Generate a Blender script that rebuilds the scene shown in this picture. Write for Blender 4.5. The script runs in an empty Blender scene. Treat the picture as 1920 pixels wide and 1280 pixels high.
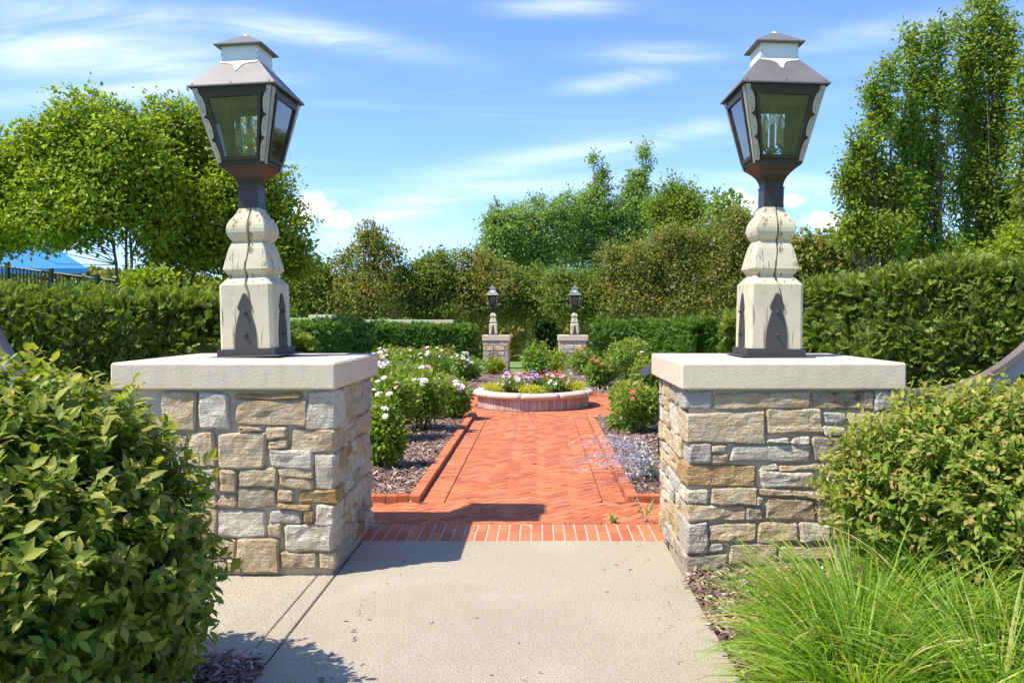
import bpy, math, random
import numpy as np
from mathutils import Vector, Matrix, noise as mnoise
random.seed(7); RNG = np.random.default_rng(7)
scn = bpy.context.scene
C = scn.collection
# ------------------------------------------------------------------ camera, sky, sun, exposure
F = 1550.0; U0 = 1010.0; V0 = 595.0; H = 1.6
cam = bpy.data.cameras.new('camera'); camo = bpy.data.objects.new('camera', cam); C.objects.link(camo)
camo.location = (0, 0, H); camo.rotation_euler = (math.radians(90), 0, 0)
cam.sensor_width = 36; cam.lens = 36*F/1920
cam.shift_x = -(U0-960)/1920; cam.shift_y = -(640-V0)/1920
cam.clip_end = 2000
scn.camera = camo
SUN_EL = 58.0; SDX, SDY = 0.90, 0.43          # horizontal travel direction of the light
sd = bpy.data.lights.new('sun', 'SUN'); sd.energy = 4.3; sd.angle = math.radians(0.55); sd.color = (1, .93, .80)
so = bpy.data.objects.new('sun', sd); C.objects.link(so)
n_ = math.hypot(SDX, SDY)
ld = Vector((SDX/n_*math.cos(math.radians(SUN_EL)), SDY/n_*math.cos(math.radians(SUN_EL)), -math.sin(math.radians(SUN_EL))))
so.rotation_euler = ld.to_track_quat('-Z', 'Y').to_euler(); so.location = (-20, -8, 40)
scn.view_settings.view_transform = 'Standard'; scn.view_settings.look = 'None'
scn.view_settings.exposure = 0.84; scn.view_settings.gamma = 1.0
try: scn.view_settings.use_curve_mapping = False
except Exception: pass
scn.cycles.max_bounces = 8; scn.cycles.transparent_max_bounces = 12

class NT:
    """tiny node helper"""
    def __init__(s, tree): s.t = tree
    def n(s, typ, **kw):
        nd = s.t.nodes.new(typ)
        for k, v in kw.items(): setattr(nd, k, v)
        return nd
    def put(s, sock, v):
        if hasattr(v, 'is_linked') or isinstance(v, bpy.types.NodeSocket): s.t.links.new(v, sock)
        elif v is not None: sock.default_value = v
    def m(s, op, a, b=None, c=None, clamp=False):
        nd = s.n('ShaderNodeMath', operation=op, use_clamp=clamp)
        s.put(nd.inputs[0], a)
        if b is not None: s.put(nd.inputs[1], b)
        if c is not None: s.put(nd.inputs[2], c)
        return nd.outputs[0]
    def mix(s, f, a, b, bt='MIX'):
        nd = s.n('ShaderNodeMix', data_type='RGBA', blend_type=bt)
        s.put(nd.inputs[0], f); s.put(nd.inputs[6], a); s.put(nd.inputs[7], b)
        return nd.outputs[2]
    def noise(s, vec, scale, detail=4, rough=.55, dist=0, out=0):
        nd = s.n('ShaderNodeTexNoise')
        if vec is not None: s.put(nd.inputs['Vector'], vec)
        nd.inputs['Scale'].default_value = scale; nd.inputs['Detail'].default_value = detail
        nd.inputs['Roughness'].default_value = rough; nd.inputs['Distortion'].default_value = dist
        return nd.outputs[out]
    def ramp(s, f, stops):
        nd = s.n('ShaderNodeValToRGB'); s.put(nd.inputs[0], f)
        cr = nd.color_ramp
        while len(cr.elements) < len(stops): cr.elements.new(.5)
        for e, (p, c) in zip(cr.elements, stops):
            e.position = p; e.color = c if len(c) == 4 else (*c, 1)
        return nd.outputs[0]
    def mapr(s, v, a, b, c=0, d=1):
        nd = s.n('ShaderNodeMapRange'); s.put(nd.inputs[0], v)
        for i, x in enumerate((a, b, c, d)): nd.inputs[i+1].default_value = x
        return nd.outputs[0]

world = bpy.data.worlds.new('World'); scn.world = world; world.use_nodes = True
wt = world.node_tree; wt.nodes.clear(); W = NT(wt)
out = W.n('ShaderNodeOutputWorld'); bg = W.n('ShaderNodeBackground'); bg.inputs[1].default_value = 0.15
sky = W.n('ShaderNodeTexSky'); sky.sky_type = 'NISHITA'; sky.sun_disc = False
sky.sun_elevation = math.radians(SUN_EL)
sky.sun_rotation = math.atan2(-SDX, -SDY)
sky.air_density = 1.0; sky.dust_density = 0.3; sky.ozone_density = 2.4
tc = W.n('ShaderNodeTexCoord'); sep = W.n('ShaderNodeSeparateXYZ'); wt.links.new(tc.outputs['Generated'], sep.inputs[0])
dx, dy, dz = sep.outputs
yy = W.m('MAXIMUM', dy, .08)
qx = W.m('DIVIDE', dx, yy); qz = W.m('DIVIDE', dz, yy)
fr = W.mapr(dy, .08, .3)
cmb = W.n('ShaderNodeCombineXYZ'); wt.links.new(qx, cmb.inputs[0]); wt.links.new(qz, cmb.inputs[1])
mp = W.n('ShaderNodeMapping'); mp.inputs['Rotation'].default_value = (0, 0, math.radians(-8)); mp.inputs['Scale'].default_value = (1.3, 7, 1)
wt.links.new(cmb.outputs[0], mp.inputs[0])
streak = W.noise(mp.outputs[0], 2.6, 8, .62, 1.2)
puff = W.noise(cmb.outputs[0], 38, 8, .68, .6)
def cloud(px, pv, rx, rv, rot):
    cx_, cz_ = (px-U0)/F, (V0-pv)/F
    ax = W.m('SUBTRACT', qx, cx_); az = W.m('SUBTRACT', qz, cz_)
    c_, s_ = math.cos(math.radians(rot)), math.sin(math.radians(rot))
    a = W.m('DIVIDE', W.m('ADD', W.m('MULTIPLY', ax, c_), W.m('MULTIPLY', az, s_)), rx/F)
    b = W.m('DIVIDE', W.m('ADD', W.m('MULTIPLY', ax, -s_), W.m('MULTIPLY', az, c_)), rv/F)
    r2 = W.m('ADD', W.m('MULTIPLY', a, a), W.m('MULTIPLY', b, b))
    return W.m('EXPONENT', W.m('MULTIPLY', r2, -1.0))
cir = None
for (px, pv, rx, rv, rot, amp) in [(130, 95, 330, 55, -6, 1.0), (60, 20, 420, 40, -4, .7), (590, 68, 210, 27, -10, 1.0), (240, 170, 300, 24, 5, .8), (1050, 14, 110, 16, 0, .9),
                              (1235, 100, 120, 20, 0, .8), (1160, 152, 95, 17, 8, .9), (1010, 300, 250, 24, 10, 1.0), (770, 382, 130, 32, 14, 1.0),
                              (950, 350, 330, 20, 2, .75), (1450, 350, 170, 20, -2, .8), (1650, 60, 260, 25, 8, .5), (650, 450, 300, 40, 0, .45), (1250, 260, 250, 22, 14, .6)]:
    g = W.m('MULTIPLY', cloud(px, pv, rx, rv, rot), amp)
    cir = g if cir is None else W.m('MAXIMUM', cir, g)
cum = None
for (px, pv, rx, rv, amp) in [(592, 385, 38, 26, 1.0), (625, 410, 34, 20, 1.0), (560, 400, 40, 30, .95), (1375, 385, 46, 34, 1.0), (1420, 405, 50, 26, 1.0), (1550, 415, 48, 20, 1), (1485, 375, 30, 14, .9), (10, 470, 60, 35, .9)]:
    g = W.m('MULTIPLY', cloud(px, pv, rx, rv, 0), amp)
    cum = g if cum is None else W.m('MAXIMUM', cum, g)
sk = W.mapr(streak, .36, .66)
# the same thin cirrus goes on outside the view
pz = W.m('MAXIMUM', dz, .06); ox = W.m('DIVIDE', dx, pz); oy = W.m('DIVIDE', dy, pz)
cm2 = W.n('ShaderNodeCombineXYZ'); wt.links.new(ox, cm2.inputs[0]); wt.links.new(oy, cm2.inputs[1])
mp2 = W.n('ShaderNodeMapping'); mp2.inputs['Scale'].default_value = (.5, 1.6, 1); wt.links.new(cm2.outputs[0], mp2.inputs[0])
gen = W.m('MULTIPLY', W.mapr(W.noise(mp2.outputs[0], 1.1, 8, .6, .8), .5, .75), .35)
cirm = W.m('MULTIPLY', W.m('MULTIPLY', cir, fr), W.m('MULTIPLY_ADD', sk, .75, .25), clamp=True)
cumm = W.mapr(W.m('MULTIPLY', W.m('MULTIPLY', cum, fr), W.m('MULTIPLY_ADD', puff, 3.2, -.75)), .22, .72)
mask = W.m('MAXIMUM', W.m('MULTIPLY', cirm, .55), W.m('MULTIPLY', cumm, .92))
mask = W.m('MAXIMUM', mask, W.m('MULTIPLY', gen, W.m('SUBTRACT', 1, W.m('MULTIPLY', fr, .75))), clamp=True)
skyc = W.mix(1.0, sky.outputs[0], (0.61, 0.745, 1.12, 1), 'MULTIPLY')
skyc2 = W.mix(mask, skyc, (6.6, 6.8, 7.5, 1))
wt.links.new(skyc2, bg.inputs[0]); wt.links.new(bg.outputs[0], out.inputs[0])

# ------------------------------------------------------------------ helpers
def at(u, v, Y): return Vector(((u-U0)*Y/F, Y, H-(v-V0)*Y/F))
def tag(o, label=None, cat=None, group=None, kind=None):
    if label: o['label'] = label
    if cat: o['category'] = cat
    if group: o['group'] = group
    if kind: o['kind'] = kind
    return o
def empty(name, loc=(0, 0, 0), rz=0, sc=1):
    o = bpy.data.objects.new(name, None); C.objects.link(o); o.location = loc; o.rotation_euler = (0, 0, rz); o.scale = (sc, sc, sc)
    o.empty_display_size = .1
    return o
def link(name, me, parent=None, loc=None):
    o = bpy.data.objects.new(name, me); C.objects.link(o)
    if parent is not None: o.parent = parent
    if loc is not None: o.location = loc
    return o
def mk(name, V, Fs, mat, parent=None, smooth=False, loc=None):
    me = bpy.data.meshes.new(name); me.from_pydata([tuple(v) for v in V], [], [tuple(f) for f in Fs])
    me.materials.append(mat)
    if smooth: me.polygons.foreach_set('use_smooth', [True]*len(me.polygons))
    me.update()
    return link(name, me, parent, loc)
def npmesh(name, V, T, mat, tint=None, smooth=False):
    me = bpy.data.meshes.new(name); k = T.shape[1]
    me.vertices.add(len(V)); me.vertices.foreach_set('co', V.astype(np.float32).ravel())
    me.loops.add(T.size); me.loops.foreach_set('vertex_index', T.astype(np.int32).ravel())
    me.polygons.add(len(T)); me.polygons.foreach_set('loop_start', (np.arange(len(T))*k).astype(np.int32))
    me.polygons.foreach_set('loop_total', np.full(len(T), k, np.int32))
    if smooth: me.polygons.foreach_set('use_smooth', np.ones(len(T), bool))
    if tint is not None:
        a = me.attributes.new('tint', 'FLOAT', 'POINT'); a.data.foreach_set('value', tint.astype(np.float32))
    me.update(calc_edges=True); me.materials.append(mat)
    return me
def unit(a): return a/np.maximum(np.linalg.norm(a, axis=-1, keepdims=True), 1e-9)
def frames(d, n):
    d = unit(d); x = unit(np.cross(d, n)); n = np.cross(x, d)
    return np.stack([x, d, n], axis=-1)
def scatter(name, tm, pos, d, n, size, mat, parent=None, tint=None, kind='stuff'):
    V, T = tm; R = frames(d, n); m = len(pos)
    P = np.einsum('mij,vj->mvi', R, V)*np.asarray(size).reshape(-1, 1, 1) + pos[:, None, :]
    TT = T[None] + (np.arange(m)*len(V))[:, None, None]
    tt = None if tint is None else np.repeat(tint, len(V))
    me = npmesh(name, P.reshape(-1, 3), TT.reshape(-1, T.shape[1]), mat, tt)
    o = link(name, me, parent)
    if kind: o['kind'] = kind
    return o
def rnd(m, s=1.0): return RNG.normal(size=(m, 3))*s
class MB:
    def __init__(s): s.V = []; s.F = []
    def add(s, V, Fs):
        b = len(s.V); s.V += [tuple(v) for v in V]; s.F += [tuple(i+b for i in f) for f in Fs]; return s
    def box(s, x0, x1, y0, y1, z0, z1, bev=0):
        if bev <= 0:
            V = [(x, y, z) for z in (z0, z1) for y in (y0, y1) for x in (x0, x1)]
            return s.add(V, [(0, 2, 3, 1), (4, 5, 7, 6), (0, 1, 5, 4), (2, 6, 7, 3), (0, 4, 6, 2), (1, 3, 7, 5)])
        c = ((x0+x1)/2, (y0+y1)/2, (z0+z1)/2); h = ((x1-x0)/2, (y1-y0)/2, (z1-z0)/2)
        V = []; idx = {}
        for sx in (-1, 1):
            for sy in (-1, 1):
                for sz in (-1, 1):
                    for a in range(3):
                        p = [c[i]+(sx, sy, sz)[i]*(h[i]-(0 if i == a else bev)) for i in range(3)]
                        idx[(sx, sy, sz, a)] = len(V); V.append(p)
        Fs = []
        for a in range(3):
            b, d = (a+1) % 3, (a+2) % 3
            for sg in (-1, 1):
                q = []
                for (i, j) in ((-1, -1), (1, -1), (1, 1), (-1, 1)):
                    k = [0, 0, 0]; k[a] = sg; k[b] = i; k[d] = j; q.append(idx[(*k, a)])
                Fs.append(q if sg > 0 else q[::-1])
            for i in (-1, 1):
                for j in (-1, 1):
                    k0 = [0, 0, 0]; k1 = [0, 0, 0]; k0[a] = -1; k1[a] = 1; k0[b] = k1[b] = i; k0[d] = k1[d] = j
                    Fs.append([idx[(*k0, b)], idx[(*k1, b)], idx[(*k1, d)], idx[(*k0, d)]])
        for sx in (-1, 1):
            for sy in (-1, 1):
                for sz in (-1, 1): Fs.append([idx[(sx, sy, sz, a)] for a in range(3)])
        return s.add(V, Fs)
    def tube(s, pts, rad, seg=6, cap=True):
        pts = [Vector(p) for p in pts]
        if not hasattr(rad, '__len__'): rad = [rad]*len(pts)
        b = len(s.V); prev = None
        for i, p in enumerate(pts):
            t = (pts[min(i+1, len(pts)-1)]-pts[max(i-1, 0)]).normalized()
            ref = Vector((0, 0, 1)) if abs(t.z) < .9 else Vector((1, 0, 0))
            if prev is None: x = t.cross(ref).normalized()
            else: x = (prev-t*prev.dot(t)).normalized()
            prev = x; y = t.cross(x)
            for k in range(seg):
                a = 2*math.pi*k/seg; s.V.append(tuple(p+(x*math.cos(a)+y*math.sin(a))*rad[i]))
        for i in range(len(pts)-1):
            for k in range(seg):
                s.F.append((b+i*seg+k, b+i*seg+(k+1) % seg, b+(i+1)*seg+(k+1) % seg, b+(i+1)*seg+k))
        if cap:
            s.F.append(tuple(b+k for k in range(seg))[::-1]); s.F.append(tuple(b+(len(pts)-1)*seg+k for k in range(seg)))
        return s
    def lathe(s, prof, seg=12, c=(0, 0)):
        b = len(s.V)
        for (r, z) in prof:
            for k in range(seg):
                a = 2*math.pi*k/seg; s.V.append((c[0]+r*math.cos(a), c[1]+r*math.sin(a), z))
        for i in range(len(prof)-1):
            for k in range(seg): s.F.append((b+i*seg+k, b+i*seg+(k+1) % seg, b+(i+1)*seg+(k+1) % seg, b+(i+1)*seg+k))
        s.F.append(tuple(b+k for k in range(seg))[::-1]); s.F.append(tuple(b+(len(prof)-1)*seg+k for k in range(seg)))
        return s
    def sqlathe(s, prof, cap=True):
        b = len(s.V)
        for (h, z) in prof:
            for (i, j) in ((-1, -1), (1, -1), (1, 1), (-1, 1)): s.V.append((i*h, j*h, z))
        for i in range(len(prof)-1):
            for k in range(4): s.F.append((b+i*4+k, b+i*4+(k+1) % 4, b+(i+1)*4+(k+1) % 4, b+(i+1)*4+k))
        if cap:
            s.F.append((b+3, b+2, b+1, b)); e = b+(len(prof)-1)*4; s.F.append((e, e+1, e+2, e+3))
        return s
    def build(s, name, mat, parent=None, smooth=False, loc=None): return mk(name, s.V, s.F, mat, parent, smooth, loc)
def gz1(y): return -0.041*min(max(y-16.0, 0), 64)
def gz(x, y):
    y = np.asarray(y, float); x = np.asarray(x, float)
    z = -0.041*np.clip(y-16, 0, 64)
    b = np.clip((-x-6.5)/3.5, 0, 1)*np.clip((y-11)/6, 0, 1); b = b*b*(3-2*b)
    return z + b*(1.6-z)

# ------------------------------------------------------------------ materials
def new_mat(name):
    m = bpy.data.materials.new(name); m.use_nodes = True; t = m.node_tree; t.nodes.clear(); N = NT(t)
    o = N.n('ShaderNodeOutputMaterial'); p = N.n('ShaderNodeBsdfPrincipled'); t.links.new(p.outputs[0], o.inputs[0])
    return m, N, p, o
def bump(N, p, h, strength=.4, dist=.01):
    b = N.n('ShaderNodeBump'); b.inputs['Strength'].default_value = strength; b.inputs['Distance'].default_value = dist
    N.put(b.inputs['Height'], h); N.t.links.new(b.outputs[0], p.inputs['Normal'])
def objco(N):
    return N.n('ShaderNodeTexCoord').outputs['Object']
def geoco(N): return N.n('ShaderNodeNewGeometry').outputs['Position']
def simple(name, col, rough=.6, metal=0, nscale=30, var=.25, bs=.15, spec=.5):
    m, N, p, o = new_mat(name); co = objco(N)
    n1 = N.noise(co, nscale, 5, .6)
    c1 = tuple(c*(1-var) for c in col)+(1,); c2 = tuple(min(1, c*(1+var)) for c in col)+(1,)
    N.put(p.inputs['Base Color'], N.mix(n1, c1, c2)); p.inputs['Roughness'].default_value = rough; p.inputs['Metallic'].default_value = metal
    p.inputs['Specular IOR Level'].default_value = spec
    if bs: bump(N, p, N.noise(co, nscale*3, 4, .6), bs, .004)
    return m
def isl(N):
    g = N.n('ShaderNodeNewGeometry').outputs['Random Per Island']; r = N.n('ShaderNodeObjectInfo').outputs['Random']
    return N.m('FRACT', N.m('ADD', g, N.m('MULTIPLY', r, 3.7)))
def leafmat(name, stops, young=None, trans=.38, rough=.45, spec=.4, clump=0.0, cscale=1.5):
    m, N, p, o = new_mat(name)
    col = N.ramp(isl(N), stops)
    if young is not None:
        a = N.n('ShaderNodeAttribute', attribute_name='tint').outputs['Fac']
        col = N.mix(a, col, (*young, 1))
    if clump > 0:
        n = N.noise(geoco(N), cscale, 3, .5)
        col = N.mix(N.mapr(n, .38, .62, 0, clump), col, (.16, .17, .04, 1))
    N.put(p.inputs['Base Color'], col); p.inputs['Roughness'].default_value = rough; p.inputs['Specular IOR Level'].default_value = spec
    tr = N.n('ShaderNodeBsdfTranslucent'); N.put(tr.inputs[0], N.mix(1.0, col, (1.9, 1.9, .7, 1), 'MULTIPLY'))
    mx = N.n('ShaderNodeMixShader'); mx.inputs[0].default_value = trans
    N.t.links.new(p.outputs[0], mx.inputs[1]); N.t.links.new(tr.outputs[0], mx.inputs[2]); N.t.links.new(mx.outputs[0], o.inputs[0])
    return m
def stonemat(name, col, stain=(.42, .25, .10), amt=.35, layer=1.0):
    m, N, p, o = new_mat(name); co = geoco(N)
    r = N.n('ShaderNodeObjectInfo').outputs['Random']
    n1 = N.noise(co, 9, 6, .62); n2 = N.noise(co, 60, 5, .7)
    mpn = N.n('ShaderNodeMapping'); mpn.inputs['Scale'].default_value = (5, 5, 38*layer); N.put(mpn.inputs[0], co)
    n3 = N.noise(mpn.outputs[0], 1.6, 6, .65, .5)
    base = N.mix(n2, tuple(c*.80 for c in col)+(1,), tuple(min(1, c*1.14) for c in col)+(1,))
    base = N.mix(N.m('MULTIPLY', N.mapr(N.m('ADD', n1, N.m('MULTIPLY', r, .12)), .50, .70), amt), base, (*stain, 1))
    base = N.mix(N.mapr(n3, .58, .75, 0, .30), base, tuple(c*.66 for c in col)+(1,))
    # grime that splashed up from the ground
    zz = N.n('ShaderNodeSeparateXYZ'); N.put(zz.inputs[0], co)
    g = N.m('MULTIPLY', N.mapr(zz.outputs[2], .0, .28, 1, 0), N.mapr(N.noise(co, 14, 5, .7), .46, .62))
    base = N.mix(N.m('MULTIPLY', g, .62), base, (.13, .10, .07, 1))
    N.put(p.inputs['Base Color'], base); p.inputs['Roughness'].default_value = .9; p.inputs['Specular IOR Level'].default_value = .2
    h = N.m('ADD', N.m('ADD', N.m('MULTIPLY', n3, .9), N.m('MULTIPLY', N.noise(co, 22, 7, .62, .4), 1.7)), N.m('MULTIPLY', n2, .25))
    bump(N, p, h, 1.0, .036)
    return m
M = {}
M['white_stone'] = stonemat('pale limestone', (.80, .73, .57), amt=.32)
M['cream_stone'] = stonemat('cream limestone', (.76, .63, .40), amt=.5)
M['tan_stone'] = stonemat('tan limestone', (.70, .575, .37), (.56, .34, .13), .55)
M['orange_stone'] = stonemat('ochre limestone', (.56, .39, .19), (.42, .20, .06), .6)
M['grey_stone'] = stonemat('blue grey limestone', (.58, .54, .44), (.35, .30, .22), .2)
M['brown_stone'] = stonemat('brown rough limestone', (.58, .50, .36), (.26, .18, .09), .5)
M['mauve_stone'] = stonemat('mauve grey limestone', (.60, .52, .42), (.5, .46, .4), .3)
def redstain():
    m = stonemat('iron stained limestone', (.60, .48, .30), (.16, .045, .015), 0.9); return m
M['stained_stone'] = redstain()
m, N, p, o = new_mat('mortar'); co = geoco(N)
N.put(p.inputs['Base Color'], N.mix(N.noise(co, 80, 5, .7), (.40, .335, .235, 1), (.60, .52, .38, 1))); p.inputs['Roughness'].default_value = .95
bump(N, p, N.noise(co, 120, 4, .7), .6, .006); M['mortar'] = m
m, N, p, o = new_mat('cast limestone'); co = geoco(N)
c = N.mix(N.noise(co, 3, 4, .6), (.61, .505, .345, 1), (.70, .60, .43, 1))
c = N.mix(N.mapr(N.noise(co, 230, 2, .5), .60, .72, 0, .55), c, (.33, .27, .19, 1))
N.put(p.inputs['Base Color'], c); p.inputs['Roughness'].default_value = .85; p.inputs['Specular IOR Level'].default_value = .2
mpc = N.n('ShaderNodeMapping'); mpc.inputs['Scale'].default_value = (9, 9, 1.6); N.put(mpc.inputs[0], co)
c = N.mix(N.mapr(N.noise(mpc.outputs[0], 1.5, 5, .65), .50, .72, 0, .32), c, (.36, .31, .24, 1)); N.put(p.inputs['Base Color'], c)
bump(N, p, N.m('SUBTRACT', N.noise(co, 60, 4, .6), N.mapr(N.noise(co, 150, 3, .5), .60, .72)), .5, .006); M['cap'] = m
m, N, p, o = new_mat('painted timber'); co = objco(N)
mpn = N.n('ShaderNodeMapping'); mpn.inputs['Scale'].default_value = (26, 26, 1.4); N.put(mpn.inputs[0], co)
g = N.noise(mpn.outputs[0], 1.6, 6, .62, .25)
c = N.mix(N.noise(co, 8, 5, .65), (.46, .41, .27, 1), (.62, .57, .40, 1))
c = N.mix(N.mapr(N.noise(co, 5, 5, .7), .52, .68, 0, .5), c, (.44, .37, .22, 1))
c = N.mix(N.mapr(g, .575, .63, 0, .85), c, (.19, .145, .085, 1))
N.put(p.inputs['Base Color'], c); p.inputs['Roughness'].default_value = .75; p.inputs['Specular IOR Level'].default_value = .25
bump(N, p, N.m('SUBTRACT', N.m('MULTIPLY', N.noise(co, 70, 5, .7), .6), N.mapr(g, .58, .66)), .65, .006); M['timber'] = m
M['crack'] = simple('split timber', (.05, .035, .02), .95)
M['iron'] = simple('black painted iron', (.045, .042, .038), .5, 0, 20, .25, .12)
M['bronze'] = simple('weathered dark bronze', (.045, .034, .026), .42, .35, 9, .4, .1)
M['zinc_dark'] = simple('oxidised zinc roof', (.17, .158, .148), .55, .25, 6, .3, .08)
M['zinc'] = simple('pale zinc', (.66, .65, .61), .5, .08, 5, .16, .06)
M['trim'] = simple('weathered pale metal trim', (.40, .37, .30), .5, .3, 14, .3, .15)
M['candle'] = simple('candle sleeve', (.40, .31, .14), .6, 0, 20, .1, 0)
M['brass'] = simple('aged brass', (.36, .30, .17), .4, .6, 20, .2, 0)
m, N, p, o = new_mat('lantern glass')
tr = N.n('ShaderNodeBsdfTransparent'); tr.inputs[0].default_value = (.95, .96, .94, 1)
gl = N.n('ShaderNodeBsdfGlossy'); gl.inputs['Roughness'].default_value = .04; gl.inputs[0].default_value = (1, 1, 1, 1)
df = N.n('ShaderNodeBsdfDiffuse'); df.inputs[0].default_value = (.45, .45, .40, 1)
fz = N.n('ShaderNodeFresnel'); fz.inputs[0].default_value = 1.5
m1 = N.n('ShaderNodeMixShader'); N.put(m1.inputs[0], N.mapr(N.noise(objco(N), 9, 5, .6), .35, .8, .01, .07)); N.t.links.new(tr.outputs[0], m1.inputs[1]); N.t.links.new(df.outputs[0], m1.inputs[2])
m2 = N.n('ShaderNodeMixShader'); N.put(m2.inputs[0], N.m('MULTIPLY', fz.outputs[0], 1.3, clamp=True)); N.t.links.new(m1.outputs[0], m2.inputs[1]); N.t.links.new(gl.outputs[0], m2.inputs[2])
N.t.links.new(m2.outputs[0], o.inputs[0]); M['glass'] = m
m, N, p, o = new_mat('bulb glass')
tr = N.n('ShaderNodeBsdfTransparent'); tr.inputs[0].default_value = (.72, .68, .52, 1)
gl = N.n('ShaderNodeBsdfGlossy'); gl.inputs['Roughness'].default_value = .08
lw = N.n('ShaderNodeLayerWeight'); lw.inputs[0].default_value = .55
m2 = N.n('ShaderNodeMixShader'); N.put(m2.inputs[0], N.m('MULTIPLY', lw.outputs[1], .8)); N.t.links.new(tr.outputs[0], m2.inputs[1]); N.t.links.new(gl.outputs[0], m2.inputs[2])
N.t.links.new(m2.outputs[0], o.inputs[0]); M['bulb'] = m
m, N, p, o = new_mat('exposed concrete'); co = geoco(N)
c = N.mix(N.mapr(N.noise(co, 1.3, 5, .6), .3, .7), (.44, .375, .26, 1), (.54, .475, .345, 1))
c = N.mix(N.mapr(N.noise(co, 95, 4, .8), .40, .60, 0, 1), (.27, .23, .16, 1), c)
c = N.mix(N.mapr(N.noise(co, 3.2, 6, .72, .8), .52, .72, 0, .35), c, (.36, .31, .22, 1))
c = N.mix(N.mapr(N.noise(co, 260, 2, .5), .60, .70, 0, .7), c, (.72, .68, .58, 1))
c = N.mix(N.mapr(N.noise(co, .8, 3, .6, .5), .56, .72, 0, .35), c, (.62, .565, .455, 1))
N.put(p.inputs['Base Color'], c); p.inputs['Roughness'].default_value = .9; p.inputs['Specular IOR Level'].default_value = .25
c = N.mix(N.mapr(N.noise(co, 2.0, 5, .7, 1.2), .60, .76, 0, .28), c, (.34, .26, .17, 1)); N.put(p.inputs['Base Color'], c)
bump(N, p, N.noise(co, 120, 4, .75), .8, .009); M['concrete'] = m
m, N, p, o = new_mat('red brick paver'); co = geoco(N)
c = N.ramp(isl(N), [(0, (.37, .105, .048)), (.2, (.43, .132, .056)), (.5, (.47, .152, .065)), (.8, (.52, .185, .082)), (1, (.39, .115, .055))])
c = N.mix(N.mapr(N.noise(co, 2.2, 4, .6), .50, .70, 0, .28), c, (.48, .19, .12, 1))
c = N.mix(N.mapr(N.noise(co, 90, 4, .7), .55, .75, 0, .4), c, (.24, .055, .034, 1))
c = N.mix(N.mapr(N.noise(co, 1.1, 4, .65, .6), .60, .72, 0, .22), c, (.33, .14, .10, 1))
N.put(p.inputs['Base Color'], c); p.inputs['Roughness'].default_value = .88; p.inputs['Specular IOR Level'].default_value = .2
bump(N, p, N.noise(co, 110, 4, .7), .4, .004); M['brick'] = m
m, N, p, o = new_mat('far brick paving'); co = geoco(N)
c = N.mix(N.noise(co, 6, 5, .7), (.38, .11, .055, 1), (.46, .15, .08, 1)); N.put(p.inputs['Base Color'], c); p.inputs['Roughness'].default_value = .9; M['brick_far'] = m
M['joint'] = simple('sand joint', (.13, .045, .03), .95, 0, 60, .35, .3)
M['light_mortar'] = simple('pale mortar', (.42, .35, .27), .95, 0, 90, .2, .3)
M['wall_brick'] = simple('weathered planter brick', (.36, .19, .145), .9, 0, 14, .35, .3)
m, N, p, o = new_mat('lime streaked brick'); co = geoco(N)
mpn = N.n('ShaderNodeMapping'); mpn.inputs['Scale'].default_value = (9, 9, 1.2); N.put(mpn.inputs[0], co)
c = N.mix(N.mapr(N.noise(mpn.outputs[0], 1.5, 5, .7), .48, .66, 0, .75), N.ramp(isl(N), [(0, (.42, .25, .19)), (1, (.54, .40, .33))]), (.60, .53, .46, 1))
N.put(p.inputs['Base Color'], c); p.inputs['Roughness'].default_value = .9; M['wall_brick'] = m
m, N, p, o = new_mat('planter coping'); co = geoco(N)
c = N.mix(N.noise(co, 5, 5, .7), (.44, .34, .26, 1), (.58, .48, .39, 1)); N.put(p.inputs['Base Color'], c); p.inputs['Roughness'].default_value = .85
bump(N, p, N.noise(co, 60, 4, .6), .3, .005); M['coping'] = m
m, N, p, o = new_mat('bark mulch'); co = geoco(N)
c = N.ramp(N.noise(co, 55, 5, .75, .6), [(.25, (.04, .023, .018)), (.5, (.15, .085, .065)), (.62, (.25, .165, .13)), (.8, (.36, .27, .22))])
N.put(p.inputs['Base Color'], c); p.inputs['Roughness'].default_value = .95; bump(N, p, N.noise(co, 50, 5, .75, .6), .9, .02); M['mulch'] = m
m, N, p, o = new_mat('mulch chip')
c = N.ramp(isl(N), [(0, (.07, .038, .028)), (.3, (.16, .088, .062)), (.6, (.27, .165, .115)), (.85, (.40, .29, .22)), (1, (.56, .47, .38))])
N.put(p.inputs['Base Color'], c); p.inputs['Roughness'].default_value = .9; M['chip'] = m
m, N, p, o = new_mat('lawn'); co = geoco(N)
c = N.mix(N.noise(co, 7, 5, .7), (.10, .19, .03, 1), (.17, .29, .05, 1)); c = N.mix(N.mapr(N.noise(co, .35, 3, .5), .5, .7, 0, .4), c, (.19, .25, .07, 1))
N.put(p.inputs['Base Color'], c); p.inputs['Roughness'].default_value = .95; bump(N, p, N.noise(co, 60, 4, .7), .8, .03); M['lawn'] = m
M['bark'] = simple('bark', (.105, .085, .065), .95, 0, 18, .45, .7)
M['pale_bark'] = simple('pale bark', (.24, .19, .14), .9, 0, 18, .35, .5)
M['twig'] = simple('brown twig', (.13, .062, .035), .8, 0, 30, .3, .1)
M['blue'] = simple('blue canopy fabric', (.006, .17, .46), .7, 0, 3, .08, .05)
M['rail_green'] = simple('dark green painted rail', (.012, .035, .03), .5)
M['rail_brown'] = simple('brown weathered rail cap', (.165, .13, .10), .5, .1, 5, .3, .1)
M['grey_wood'] = simple('grey weathered wood', (.34, .31, .26), .85, 0, 12, .25, .3)
M['dark_plastic'] = simple('dark plaque', (.03, .035, .035), .35)
M['far_stone'] = simple('far limestone wall', (.42, .37, .28), .9, 0, 4, .25, .3)
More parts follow.
